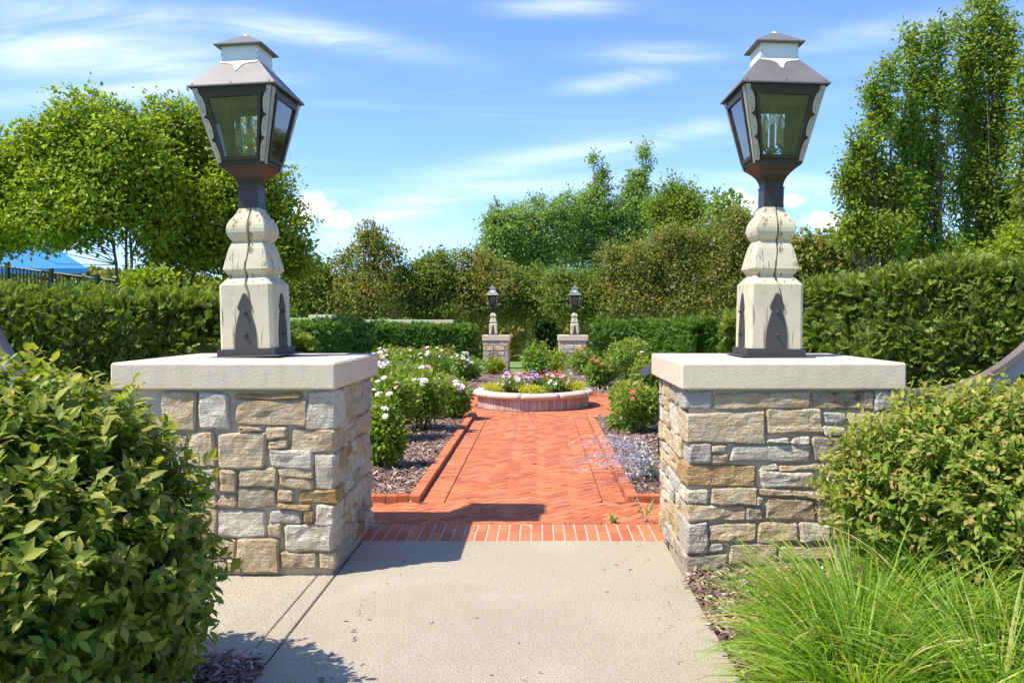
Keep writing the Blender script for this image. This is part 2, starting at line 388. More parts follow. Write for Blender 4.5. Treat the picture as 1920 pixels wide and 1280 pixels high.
def petal(name, stops):
    m, N, p, o = new_mat(name); N.put(p.inputs['Base Color'], N.ramp(isl(N), stops)); p.inputs['Roughness'].default_value = .6
    return m
M['p_white'] = petal('white petals', [(0, (.72, .62, .50)), (.5, (.78, .73, .66)), (1, (.82, .80, .76))])
M['p_blush'] = petal('blush petals', [(0, (.80, .52, .48)), (.5, (.80, .66, .62)), (1, (.85, .78, .72))])
M['p_pink'] = petal('pink petals', [(0, (.74, .26, .38)), (.5, (.78, .42, .55)), (1, (.80, .62, .70))])
M['p_violet'] = petal('violet petals', [(0, (.38, .16, .62)), (.5, (.55, .30, .72)), (1, (.72, .50, .76))])
M['p_red'] = petal('crimson petals', [(0, (.32, .01, .03)), (1, (.50, .03, .07))])
M['p_orange'] = petal('faded red petals', [(0, (.52, .10, .05)), (1, (.62, .24, .12))])
M['lavender'] = petal('lavender florets', [(0, (.30, .27, .52)), (1, (.50, .46, .68))])
M['sage_stem'] = petal('silver stems', [(0, (.34, .37, .28)), (1, (.46, .48, .40))])
L = {}
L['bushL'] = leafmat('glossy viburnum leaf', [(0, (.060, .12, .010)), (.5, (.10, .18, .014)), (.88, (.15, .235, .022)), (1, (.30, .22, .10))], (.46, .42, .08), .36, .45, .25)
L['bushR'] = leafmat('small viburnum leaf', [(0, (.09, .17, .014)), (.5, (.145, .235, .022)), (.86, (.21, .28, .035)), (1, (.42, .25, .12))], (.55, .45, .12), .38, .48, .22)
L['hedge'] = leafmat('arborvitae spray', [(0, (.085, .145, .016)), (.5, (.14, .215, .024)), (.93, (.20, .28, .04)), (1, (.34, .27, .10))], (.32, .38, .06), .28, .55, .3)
L['hedge_far'] = leafmat('clipped hedge leaf', [(0, (.065, .135, .014)), (.5, (.095, .19, .022)), (1, (.15, .26, .04))], (.26, .36, .06), .28, .55, .25)
L['maple'] = leafmat('bright maple leaf', [(0, (.125, .195, .013)), (.5, (.205, .285, .019)), (1, (.33, .39, .037))], None, .42, .45, .3)
L['pear'] = leafmat('mid green leaf', [(0, (.115, .18, .022)), (.5, (.175, .25, .034)), (1, (.27, .34, .055))], None, .46, .45, .3)
L['crab'] = leafmat('olive crabapple leaf', [(0, (.11, .14, .026)), (.5, (.18, .21, .038)), (.82, (.26, .26, .06)), (1, (.46, .34, .16))], None, .42, .5, .3, .35, .6)
L['poplar'] = leafmat('grey green poplar leaf', [(0, (.14, .21, .055)), (.5, (.21, .30, .08)), (1, (.31, .40, .14))], None, .45, .5, .3)
L['crab2'] = leafmat('fresh green crabapple leaf', [(0, (.10, .155, .028)), (.5, (.155, .225, .04)), (.9, (.22, .28, .06)), (1, (.38, .30, .13))], None, .42, .5, .3)
L['dark'] = leafmat('dark evergreen needles', [(0, (.025, .06, .015)), (1, (.05, .11, .025))], None, .15, .6, .2)
L['rose'] = leafmat('rose leaf', [(0, (.095, .19, .02)), (.5, (.15, .27, .03)), (.92, (.22, .33, .05)), (1, (.36, .26, .08))], (.40, .36, .07), .38, .42, .35)
L['gold'] = leafmat('golden sedum leaf', [(0, (.36, .38, .03)), (1, (.55, .53, .07))], None, .3, .6, .2)
L['grass'] = leafmat('chartreuse grass blade', [(0, (.10, .20, .018)), (.45, (.19, .31, .028)), (.8, (.30, .42, .05)), (.9, (.40, .46, .09)), (1, (.52, .42, .20))], None, .42, .42, .3)

LEAF2 = (np.array([(0, 0, 0), (-.30, .45, .07), (.30, .45, .07), (0, 1, -.06)], float), np.array([(0, 2, 3), (0, 3, 1)]))
LEAF4 = (np.array([(0, 0, 0), (-.26, .42, .07), (0, .45, 0), (.26, .42, .07), (0, 1, -.10)], float), np.array([(0, 2, 1), (0, 3, 2), (1, 2, 4), (2, 3, 4)]))
LEAF8 = (np.array([(0, 0, 0), (-.19, .22, .05), (.19, .22, .05), (-.25, .50, .06), (.25, .50, .06), (-.13, .78, .02), (.13, .78, .02), (0, 1.02, -.12), (0, .25, .0), (0, .52, -.01), (0, .78, -.05)], float),
         np.array([(0, 8, 1), (0, 2, 8), (1, 8, 3), (8, 9, 3), (2, 4, 8), (8, 4, 9), (3, 9, 5), (9, 10, 5), (4, 6, 9), (9, 6, 10), (5, 10, 7), (10, 6, 7)]))
def sprayt():
    V = []; T = []
    V += [(-.03, 0, 0), (.03, 0, 0), (0, 1, -.1)]; T.append((0, 1, 2))
    for k, (t, a, l) in enumerate([(.15, 40, .45), (.35, 38, .42), (.55, 35, .34), (.75, 30, .22)]):
        for s in (-1, 1):
            a_ = math.radians(a); b = len(V)
            x0, y0 = 0, t
            x1, y1 = s*math.sin(a_)*l, t+math.cos(a_)*l
            px, py = -(y1-y0), (x1-x0); q = .085/l*1
            V += [(x0, y0-.02, 0), (x0+(x1-x0)*.55+px*q, y0+(y1-y0)*.55+py*q, .03), (x1, y1, -.07), (x0+(x1-x0)*.55-px*q, y0+(y1-y0)*.55-py*q, .03)]
            T += [(b, b+1, b+2), (b, b+2, b+3)]
    return np.array(V, float), np.array(T)
SPRAY = sprayt()

# ------------------------------------------------------------------ ground, beds and paving
PC = (-0.10, 15.1)     # planter centre
def arr_grid(xs, ys, zf):
    X, Y = np.meshgrid(xs, ys); Z = zf(X, Y); n, m_ = X.shape
    V = np.stack([X, Y, Z], -1).reshape(-1, 3)
    i = np.arange(n-1)[:, None]*m_+np.arange(m_-1)[None]
    return V, np.stack([i, i+1, i+m_+1, i+m_], -1).reshape(-1, 4)
xs = np.concatenate([np.linspace(-600, -40, 15)[:-1], np.linspace(-40, 40, 81), np.linspace(40, 600, 15)[1:]])
ys = np.concatenate([np.linspace(-60, 0, 7)[:-1], np.linspace(0, 90, 91), np.linspace(90, 1200, 15)[1:]])
V, T = arr_grid(xs, ys, lambda X, Y: gz(X, Y)-.14)
# the lawn rises to the paving level beyond the beds
V[:, 2] += np.where(V[:, 1] > 38.4, .12, 0)
g = link('ground', npmesh('ground', V, T, M['lawn'], smooth=True)); tag(g, 'green lawn running down behind the rose garden', None, None, 'structure')
def hard_xy(X, Y):
    a = (X > -1.14) & (X < .875) & (Y > 6.9)
    a |= np.hypot(X-PC[0], Y-PC[1]) < 2.2
    a |= (Y > 5.15) & (Y < 7.15) & (X > -3.4) & (X < 3.2)
    a |= (X > -1.27) & (X < .90) & (Y < 7)
    a |= (Y > 5.3) & (Y < 7.2) & (X > -3.4) & (X < 3.2)
    a |= (X <= -1.26) & (X > -4.2) & (Y > 3.83) & (Y < 5.3)
    return a
def mulch_z(X, Y):
    z = gz(X, Y); sh = z.shape
    nz = np.array([mnoise.noise((float(x)*2.3, float(y)*2.3, 0)) for x, y in zip(X.ravel(), Y.ravel())]).reshape(sh)
    out_ = z + .022 + nz*.022
    return np.where(hard_xy(X, Y), z-.10, out_)
V, T = arr_grid(np.arange(-6.5, 6.51, .09), np.concatenate([np.arange(1.6, 14, .09), np.arange(14, 38.5, .25)]), mulch_z)
mb_ = link('mulch_bed', npmesh('mulch_bed', V, T, M['mulch'], smooth=True)); tag(mb_, 'brown shredded bark mulch covering the planting beds', kind='structure')
# loose chips
def chips(n, x0, x1, y0, y1, size):
    x = RNG.uniform(x0, x1, n); y = RNG.uniform(y0, y1, n); k = ~hard_xy(x, y); return x[k], y[k], np.full(k.sum(), size)
cx_, cy_, cs_ = [np.concatenate(q) for q in zip(*[chips(15000, -3.2, -1.15, 7.25, 11, .055), chips(8000, -3.8, -1.1, 11, 15, .06), chips(9000, .85, 2.4, 7.25, 14, .055),
    chips(9000, .9, 2.6, 3.2, 5.2, .05), chips(4000, -2.4, -1.2, 3.0, 3.83, .05), chips(7000, -5, 4, 16, 30, .09)])]
n = len(cx_)
pos = np.stack([cx_, cy_, mulch_z(cx_, cy_)+RNG.uniform(.0, .022, n)], -1)
a = RNG.uniform(0, 6.28, n); d = np.stack([np.cos(a), np.sin(a), RNG.normal(0, .35, n)], -1); nn = rnd(n, .35)+np.array([0, 0, 1.])
CH = (np.array([(-.11, 0, 0), (.11, .04, 0), (-.08, 1, .02), (.13, .92, -.02), (.0, .5, .10)], float), np.array([(0, 1, 4), (1, 3, 4), (3, 2, 4), (2, 0, 4)]))
o_ = scatter('mulch_chip', CH, pos, d, nn, cs_*RNG.uniform(.4, 1.5, n), M['chip']); tag(o_, 'loose bark chips scattered over the beds and beside the walk', 'mulch')

walk = empty('concrete_walk'); tag(walk, 'buff concrete walk leading up to the brick path', kind='structure')
MB().box(-1.257, .897, .8, 3.868, -.12, 0, .003).build('slab', M['concrete'], walk)
MB().box(-1.257, .897, 3.871, 5.928, -.12, 0, .003).build('slab', M['concrete'], walk)
MB().box(-1.372, -1.270, 3.84, 5.28, -.12, -.001, .005).build('slab', M['concrete'], walk)
MB().box(-4.3, -1.378, 3.84, 5.28, -.12, -.002, .005).build('slab', M['concrete'], walk)

def clip(poly, x0, x1, y0, y1):
    for ax, lim, sg in ((0, x0, 1), (0, x1, -1), (1, y0, 1), (1, y1, -1)):
        res = []
        for i in range(len(poly)):
            a, b = poly[i], poly[(i+1) % len(poly)]
            ia, ib = (a[ax]-lim)*sg >= 0, (b[ax]-lim)*sg >= 0
            if ia: res.append(a)
            if ia != ib:
                t = (lim-a[ax])/(b[ax]-a[ax]); res.append((a[0]+(b[0]-a[0])*t, a[1]+(b[1]-a[1])*t))
        poly = res
        if len(poly) < 3: return None
    return poly
def parea(p): return abs(sum(p[i][0]*p[(i+1) % len(p)][1]-p[(i+1) % len(p)][0]*p[i][1] for i in range(len(p)))/2)
def polybrick(poly, h=.04, e=.003, gap=.0034, tilt=0.0016):
    cx = sum(p[0] for p in poly)/len(poly); cy = sum(p[1] for p in poly)/len(poly)
    def ins(k):
        r = []
        for (x, y) in poly:
            l = math.hypot(x-cx, y-cy) or 1; q = max(0, (l-k*1.45)/l); r.append((cx+(x-cx)*q, cy+(y-cy)*q))
        return r
    A, B = ins(gap+e), ins(gap)
    dz = random.uniform(-.0015, .0010); tx, ty = random.gauss(0, tilt)/.1, random.gauss(0, tilt)/.1
    n = len(poly)
    V = [(x, y, dz+(x-cx)*tx+(y-cy)*ty) for x, y in A]+[(x, y, dz-e+(x-cx)*tx+(y-cy)*ty) for x, y in B]+[(x, y, -h) for x, y in B]
    Fs = [tuple(range(n))]+[(i+n, (i+1) % n+n, (i+1) % n, i) for i in range(n)]+[(i+2*n, (i+1) % n+2*n, (i+1) % n+n, i+n) for i in range(n)]
    # counter-clockwise check
    s = sum(poly[i][0]*poly[(i+1) % n][1]-poly[(i+1) % n][0]*poly[i][1] for i in range(n))
    if s < 0: Fs = [f[::-1] for f in Fs]
    return V, Fs, (cx, cy)
bricks = []
bw = .101
c45 = math.cos(math.radians(45))
XA0, XA1, YA0, YA1 = -1.75, 1.40, 6.43, 7.165
XB0, XB1, YB1 = -.815, .555, 13.05
def inU(x, y): return (XA0 <= x <= XA1 and YA0 <= y <= YA1) or (XB0 <= x <= XB1 and YA0 <= y <= YB1)
for i in range(-110, 110):
    for j in range(-110, 110):
        k = (i-j) % 4
        if k == 0: r = (i, j, i+2, j+1)
        elif k == 2: r = (i, j-1, i+1, j+1)
        else: continue
        cx, cy = (r[0]+r[2])/2, (r[1]+r[3])/2
        X = (cx-cy)*c45*bw-.15; Y = (cx+cy)*c45*bw+9.8
        if not (XA0-.15 < X < XA1+.15 and YA0-.15 < Y < YB1+.15): continue
        if Y > YA1+.15 and not (XB0-.15 < X < XB1+.15): continue
        pl = [((a-b)*c45*bw-.15, (a+b)*c45*bw+9.8) for a, b in ((r[0], r[1]), (r[2], r[1]), (r[2], r[3]), (r[0], r[3]))]
        if all(inU(*q) for q in pl): bricks.append(pl); continue
        q = clip(pl, XA0, XA1, YA0, YA1) if (Y < YA1 and not (XB0 < X < XB1)) else clip(pl, XB0, XB1, YA0, YB1)
        if q and parea(q) > .0009: bricks.append(q)
def rect(x0, x1, y0, y1): return [(x0, y0), (x1, y0), (x1, y1), (x0, y1)]
y = YA1+.002
while y < 13.05:
    bricks.append(rect(-1.025, XB0-.003, y, y+bw)); bricks.append(rect(XB1+.003, .765, y, y+bw)); y += bw
# plaza around the planter
for ring in range(5):
    r0 = 1.06+ring*.205; r1 = r0+.205; nb = int(2*math.pi*r1/.103)
    for k in range(nb):
        a0, a1 = 2*math.pi*k/nb, 2*math.pi*(k+1)/nb
        pl = [(PC[0]+r*math.cos(a), PC[1]+r*math.sin(a)) for r, a in ((r0, a0), (r1, a0), (r1, a1), (r0, a1))]
        if max(q[1] for q in pl) < 13.05 and -1.03 < pl[0][0] < .77: continue
        bricks.append(pl)
path = empty('brick_path'); tag(path, 'red brick path in herringbone pattern leading to the round planter', kind='structure')
MB().box(-1.75, 1.40, 6.42, 7.16, -.10, -.013).build('bedding', M['joint'], path)
MB().box(-1.03, .77, 7.16, 14.3, -.11, -.0132).build('bedding', M['joint'], path)
MB().lathe([(2.09, -.12), (2.09, -.0136)], 64, PC).build('bedding', M['joint'], path)
bricks.sort(key=lambda q: min(p[1] for p in q))
share = {}
rest = MB()
for idx, q in enumerate(bricks):
    Vb, Fb, c = polybrick(q)
    if idx < 300: mk('brick', [(v[0]-c[0], v[1]-c[1], v[2]) for v in Vb], Fb, M['brick'], path, loc=(c[0], c[1], 0))
    else: rest.add(Vb, Fb)
ro = rest.build('brick', M['brick'], path); ro['kind'] = 'stuff'
# far brick path down to the far gate
V, T = arr_grid(np.array([-1.15, -.1, .9]), np.arange(17, 37.6, .5), lambda X, Y: gz(X, Y)+.03)
tag(link('far_path', npmesh('far_path', V, T, M['brick_far'])), 'far stretch of red brick path beyond the planter', kind='structure')
V, T = arr_grid(np.array([-.4, .3, .9]), np.arange(37.7, 62, .5), lambda X, Y: gz(X, Y)+.025)
tag(link('far_concrete_path', npmesh('far_concrete_path', V, T, M['concrete'])), 'pale concrete path crossing the lawn beyond the far gate', kind='structure')
# threshold: two rows of bricks on pale mortar
th = empty('brick_threshold'); tag(th, 'double row of red bricks in pale mortar across the gateway', kind='structure')
MB().box(-1.29, .93, 5.931, 6.422, -.10, -.0045).build('mortar_bed', M['light_mortar'], th)
bme = None
pit = (.93+1.29)/27
for row in range(2):
    for k in range(27):
        x0 = -1.29+k*pit+.0065; x1 = -1.29+(k+1)*pit-.0065; y0 = 5.942+row*.243; y1 = y0+.232
        Vb, Fb, c = polybrick(rect(x0, x1, y0, y1), gap=0, e=.003)
        mk('brick', [(v[0]-c[0], v[1]-c[1], v[2]) for v in Vb], Fb, M['brick'], th, loc=(c[0], c[1], 0.0))
# raised bed edging
kb = MB().box(-.05, .05, -.0475, .0475, -.06, .055, .004); kme = None
def edging(label, segs):
    global kme
    e = empty('brick_edging', (0, 0, 0)); tag(e, label, 'edging', 'raised brick edgings of the rose beds')
    for (x, y, rz, sx, sy) in segs:
        if kme is None:
            o = kb.build('brick', M['brick'], e); kme = o.data
        else: o = link('brick', kme, e)
        o.location = (x, y, random.uniform(-.002, .002)); o.rotation_euler = (random.gauss(0, .008), random.gauss(0, .008), rz+random.gauss(0, .01)); o.scale = (sx, sy, 1)
def segs(sign):
    r = []; xk = -1.08 if sign < 0 else .82
    y = 7.22
    while y < 13.62: r.append((xk, y, 0, 1, 1)); y += .0975
    x = xk+sign*.10
    for k in range(22): r.append((x, 7.22, math.pi/2, 1, 1)); x += sign*.0975
    return r
edging('red brick edging round the near end of the left rose bed', segs(-1))
edging('red brick edging round the near end of the right rose bed', segs(1))
def arcsegs(a0, a1):
    n = int(abs(a1-a0)*2.14/.0975); return [(PC[0]+2.14*math.cos(a0+(a1-a0)*k/n), PC[1]+2.14*math.sin(a0+(a1-a0)*k/n), a0+(a1-a0)*k/n, 1, 1) for k in range(n+1)]
edging('curved red brick edging of the right bed behind the planter', arcsegs(math.radians(-28), math.radians(62)))
edging('curved red brick edging of the left bed behind the planter', arcsegs(math.radians(208), math.radians(118)))

# ------------------------------------------------------------------ stone pillars
def rockbox(x0, x1, y0, y1, z0, z1, jit=.014, nx=6, ny=3, nz=4, rough=.010):
    w = (x1-x0, y1-y0, z1-z0)
    def ax(n, L_):
        e = min(.012/L_, .2); t = [0, e]+[e+(1-2*e)*k/(n-1) for k in range(1, n-1)]+[1-e, 1]; return t
    A = [ax(n, l) for n, l in zip((nx, ny, nz), w)]
    idx = {}; V = []; sd = random.uniform(0, 100)
    N_ = [len(a)-1 for a in A]
    cor = {(i, j, k): (random.uniform(-jit, jit), random.uniform(-jit*.5, jit*.5), random.uniform(-jit, jit)) for i in (0, 1) for j in (0, 1) for k in (0, 1)}
    for i in range(N_[0]+1):
        for j in range(N_[1]+1):
            for k in range(N_[2]+1):
                ex = (i in (0, N_[0]))+(j in (0, N_[1]))+(k in (0, N_[2]))
                if ex == 0: continue
                f = (A[0][i], A[1][j], A[2][k]); q = [x0+f[0]*w[0], y0+f[1]*w[1], z0+f[2]*w[2]]
                if ex >= 2:
                    sh = .006 if ex == 2 else .008
                    if i in (0, N_[0]): q[0] += sh if i == 0 else -sh
                    if j in (0, N_[1]): q[1] += sh if j == 0 else -sh
                    if k in (0, N_[2]): q[2] += sh if k == 0 else -sh
                for a in range(3):
                    q[a] += sum(cor[(ci, cj, ck)][a]*(f[0] if ci else 1-f[0])*(f[1] if cj else 1-f[1])*(f[2] if ck else 1-f[2]) for ci in (0, 1) for cj in (0, 1) for ck in (0, 1))
                nv = mnoise.noise_vector((q[0]*9+sd, q[1]*9, q[2]*13))
                nv2 = mnoise.noise_vector((q[0]*26+sd, q[1]*26, q[2]*30))
                for a in range(3): q[a] += nv[a]*rough+nv2[a]*rough*.6
                idx[(i, j, k)] = len(V); V.append(q)
    Fs = []
    for i in range(N_[0]):
        for j in range(N_[1]):
            Fs.append((idx[(i, j, 0)], idx[(i, j+1, 0)], idx[(i+1, j+1, 0)], idx[(i+1, j, 0)])); K = N_[2]
            Fs.append((idx[(i, j, K)], idx[(i+1, j, K)], idx[(i+1, j+1, K)], idx[(i, j+1, K)]))
    for i in range(N_[0]):
        for k in range(N_[2]):
            Fs.append((idx[(i, 0, k)], idx[(i+1, 0, k)], idx[(i+1, 0, k+1)], idx[(i, 0, k+1)])); J = N_[1]
            Fs.append((idx[(i, J, k)], idx[(i, J, k+1)], idx[(i+1, J, k+1)], idx[(i+1, J, k)]))
    for j in range(N_[1]):
        for k in range(N_[2]):
            Fs.append((idx[(0, j, k)], idx[(0, j, k+1)], idx[(0, j+1, k+1)], idx[(0, j+1, k)])); I = N_[0]
            Fs.append((idx[(I, j, k)], idx[(I, j+1, k)], idx[(I, j+1, k+1)], idx[(I, j, k+1)]))
    return V, Fs
def stone(parent, x0, x1, y0, y1, z0, z1, kind, **kw):
    org = parent.location
    V, Fs = rockbox(x0, x1, y0, y1, z0, z1, **kw)
    c = Vector(((x0+x1)/2, (y0+y1)/2, (z0+z1)/2))
    mk('stone', [(v[0]-c.x, v[1]-c.y, v[2]-c.z) for v in V], Fs, M[kind], parent, loc=c-Vector(org))
ab = {'w': 'white_stone', 'c': 'cream_stone', 't': 'tan_stone', 'o': 'orange_stone', 'g': 'grey_stone', 'b': 'brown_stone', 'm': 'mauve_stone', 's': 'stained_stone'}
ZK = 2.783; YF = 5.128
def frontrect(r, ox):
    x0, y0, x1, y1 = r
    f = lambda a, b: (ox+a/ZK, 640+b/ZK)
    u0, v0 = f(x0, y0); u1, v1 = f(x1, y1)
    s = YF/F
    return (u0-U0)*s, (u1-U0)*s, max(.005, H-(v1-V0)*s), H-(v0-V0)*s
left_st = [((480,265,640,468),'w'),((285,262,474,470),'c'),((665,268,1017,308),'o'),((665,313,1035,441),'t'),((1042,262,1225,452),'w',1),((680,446,820,470),'t'),((575,478,825,655),'c'),
 ((828,450,945,508),'c'),((845,514,942,565),'c'),((960,458,1225,574),'c',1),((846,573,1074,658),'w'),((893,663,1083,704),'c'),((903,711,1073,768),'c'),((1088,584,1225,770),'w',1),
 ((688,662,888,760),'c'),((590,662,674,792),'t'),((682,768,884,867),'b'),((893,778,975,835),'t'),((998,779,1218,847),'o',1),((891,841,1060,873),'o'),((588,798,676,867),'c'),((580,873,824,1028),'w'),
 ((851,879,1022,950),'g'),((1034,883,1070,950),'o'),((1080,857,1222,955),'w',1),((840,956,906,1022),'c'),((922,962,1218,1092),'w',1),((678,1036,892,1212),'t'),((906,1096,1098,1190),'t'),((1104,1100,1215,1194),'c',1),
 ((560,1036,668,1130),'c'),((560,1138,668,1200),'t'),((430,478,566,655),'c'),((285,478,422,560),'t'),((285,568,422,655),'w'),((400,662,582,792),'w'),((285,662,392,792),'t'),((400,800,580,866),'c'),((285,800,392,920),'b'),((400,873,572,1028),'t'),((285,928,392,1200),'c'),((400,1038,550,1200),'c')]
right_st = [((250,262,380,361),'g',1),((388,262,890,352),'t'),((900,260,1220,361),'s'),((1229,258,1345,365),'g'),((240,366,640,532),'t',1),((652,360,952,488),'c'),((962,376,1075,434),'g'),((962,444,1064,491),'w'),
 ((650,499,770,530),'w'),((781,499,887,539),'w'),((236,540,366,638),'m',1),((373,535,463,586),'c'),((369,592,461,638),'t'),((470,543,892,629),'w'),((900,498,1082,626),'b'),((240,645,616,757),'o',1),((628,640,710,677),'w'),
 ((716,641,982,674),'t'),((632,684,903,764),'w'),((230,770,350,842),'w',1),((369,768,603,847),'c'),((628,774,795,814),'t'),((803,772,962,814),'c'),((606,818,638,849),'w'),((238,850,549,931),'c',1),((555,856,637,939),'b'),
 ((650,823,912,939),'t'),((232,942,352,1104),'m',1),((361,943,611,1053),'c'),((618,948,827,1047),'c'),((832,947,1002,1048),'w'),((359,1060,448,1100),'g'),((240,1110,457,1212),'b',1),((465,1060,722,1174),'t'),
 ((733,1056,1002,1142),'c'),((465,1182,644,1226),'c'),((1085,372,1345,490),'c'),((1092,500,1345,628),'t'),((990,638,1345,716),'w'),((972,724,1345,815),'c'),((920,825,1345,937),'t'),((1010,947,1345,1050),'c'),((1010,1058,1345,1215),'b'),((652,1152,1000,1215),'c')]
def side_fill(parent, xin, sgn, zs, y_start, y_end, prot):
    """stones of the inner side face; zs = list of (z0, z1, corner depth)"""
    kinds = ['cream_stone']*5+['white_stone']*4+['tan_stone']*3+['orange_stone']*1+['grey_stone']*1+['brown_stone']
    for (z0, z1, dep) in zs:
        y = y_start+dep+.012
        while y < y_end-.03:
            L_ = random.uniform(.10, .34); y2 = min(y+L_, y_end)
            if y_end-y2 < .07: y2 = y_end
            rows = [(z0, z1)]
            if z1-z0 > .13 and random.random() < .65:
                m_ = z0+(z1-z0)*random.uniform(.35, .65); rows = [(z0, m_-.006), (m_+.006, z1)]
            for (a, b) in rows:
                pr = random.uniform(.0, prot)
                x0, x1 = (xin-.10, xin+pr) if sgn > 0 else (xin-pr, xin+.10)
                stone(parent, x0, x1, y, y2-.014, a, b, random.choice(kinds), nx=3, ny=4, nz=4, rough=.011)
            y = y2
def pillar(label, inner_x, sgn, rects, ox, capx):
    """sgn=+1: the path lies on the +x side of this pillar"""
    P = empty('stone_pillar', ((capx[0]+capx[1])/2, 5.76, 0)); tag(P, label, 'pillar', 'stone pillars at the near gateway')
    lo = P.location
    cx0, cx1 = (capx[0]+.05, inner_x-.012) if sgn > 0 else (inner_x+.012, capx[1]-.05)
    MB().box(cx0-lo.x, cx1-lo.x, YF+.022-lo.y, 6.30-lo.y, -.1, 1.150).build('mortar_core', M['mortar'], P)
    corners = []
    for r in rects:
        x0, x1, z0, z1 = frontrect(r[0], ox); kind = ab[r[1]]; corner = len(r) > 2
        z1 = min(z1, 1.146)
        if corner:
            dep = random.uniform(.13, .30); pr = random.uniform(.0, .022)
            if sgn > 0: x1 = inner_x+pr
            else: x0 = inner_x-pr
            stone(P, x0, x1, YF-random.uniform(0, .012), YF+dep, z0, z1, kind, ny=4)
            corners.append((z0, z1, dep))
        else:
            stone(P, x0, x1, YF-random.uniform(0, .016), YF+.09, z0, z1, kind)
    corners.sort()
    # joints of the side face follow the corner stones
    zs = [(c[0], c[1], c[2]) for c in corners]
    side_fill(P, inner_x-sgn*.004, sgn, zs, YF, 6.31, .02)
    # outer side and back, plainer
    n = 0
    for face in range(2):
        z = .01
        while z < 1.12:
            h = random.uniform(.10, .20); z1 = min(z+h, 1.145)
            if 1.145-z1 < .05: z1 = 1.145
            if face == 0:
                y = YF+.11
                while y < 6.28:
                    L_ = min(random.uniform(.2, .4), 6.31-y); xo = cx0 if sgn > 0 else cx1
                    stone(P, xo-(.012 if sgn > 0 else .03), xo+(.03 if sgn > 0 else .012), y, y+L_-.014, z, z1-.012, random.choice(list(M_ST)), nx=2, ny=3, nz=3); y += L_
            else:
                x = cx0+.02
                while x < cx1-.06:
                    L_ = min(random.uniform(.2, .45), cx1-.012-x)
                    stone(P, x, x+L_-.014, 6.27, 6.325, z, z1-.012, random.choice(list(M_ST)), nx=3, ny=2, nz=3); x += L_
            z = z1
    # coping slab, with chipped arrises
    V, Fs = rockbox(capx[0], capx[1], 5.10, 6.46, 1.1525, 1.3203, jit=0, nx=26, ny=26, nz=4, rough=.0009)
    mk('coping', [(v[0]-lo.x, v[1]-lo.y, v[2]) for v in V], Fs, M['cap'], P)
    return P
M_ST = ['cream_stone', 'white_stone', 'tan_stone', 'grey_stone', 'brown_stone']
pillar('stone pillar with buff coping at the gateway, beside the big dark green bush', -1.275, 1, left_st, 200, (-2.645, -1.2546))
pillar('stone pillar with buff coping at the gateway, behind the ornamental grass', .925, -1, right_st, 1200, (.8805, 2.272))

def far_pillar(label, x0, x1, seed):
    random.seed(seed)
    Y0 = 38.0; zb = gz1(Y0)-.08; zt = H-(628.5-V0)*Y0/F; P = empty('stone_pillar', ((x0+x1)/2, Y0+.7, zb)); tag(P, label, 'pillar', 'stone pillars at the far gateway')
    lo = P.location; ct = .25
    MB().box(x0+.07-lo.x, x1-.07-lo.x, .07-.7, .65, 0, zt-ct-zb).build('mortar_core', M['mortar'], P)
    MB().box(x0-lo.x, x1-lo.x, -.7, .7, zt-ct-zb, zt-zb, .01).build('coping', M['cap'], P)
    z = zb+.02
    while z < zt-ct-.06:
        h = random.uniform(.13, .26); z1 = min(z+h, zt-ct-.004)
        if zt-ct-z1 < .08: z1 = zt-ct-.004
        x = x0+.05
        while x < x1-.06:
            L_ = min(random.uniform(.22, .5), x1-.05-x)
            if x1-.05-(x+L_) < .1: L_ = x1-.05-x
            stone(P, x, x+L_-.03, Y0+.035, Y0+.12, z, z1-.03, random.choice(['mauve_stone', 'grey_stone', 'cream_stone', 'brown_stone', 'white_stone', 'tan_stone']), nx=3, ny=2, nz=3, rough=.015, jit=.02); x += L_
        xi, sg = (x1-.07, 1) if x1 < 0 else (x0+.07, -1)
        y = Y0+.14
        while y < Y0+1.3:
            L_ = min(random.uniform(.25, .45), Y0+1.36-y); stone(P, xi-.03, xi+.03, y, y+L_-.03, z, z1-.03, random.choice(M_ST), nx=2, ny=3, nz=3, rough=.012); y += L_
        z = z1
    return zt
def xw(u, Y): return (u-U0)*Y/F
zfar = far_pillar('small looking far stone pillar beside the end of the long clipped hedge on the left', xw(904, 38), xw(956, 38), 3)
zfar = far_pillar('small looking far stone pillar partly behind the green rose bushes on the right', xw(1046.5, 38), xw(1103, 38), 5)
random.seed(11)

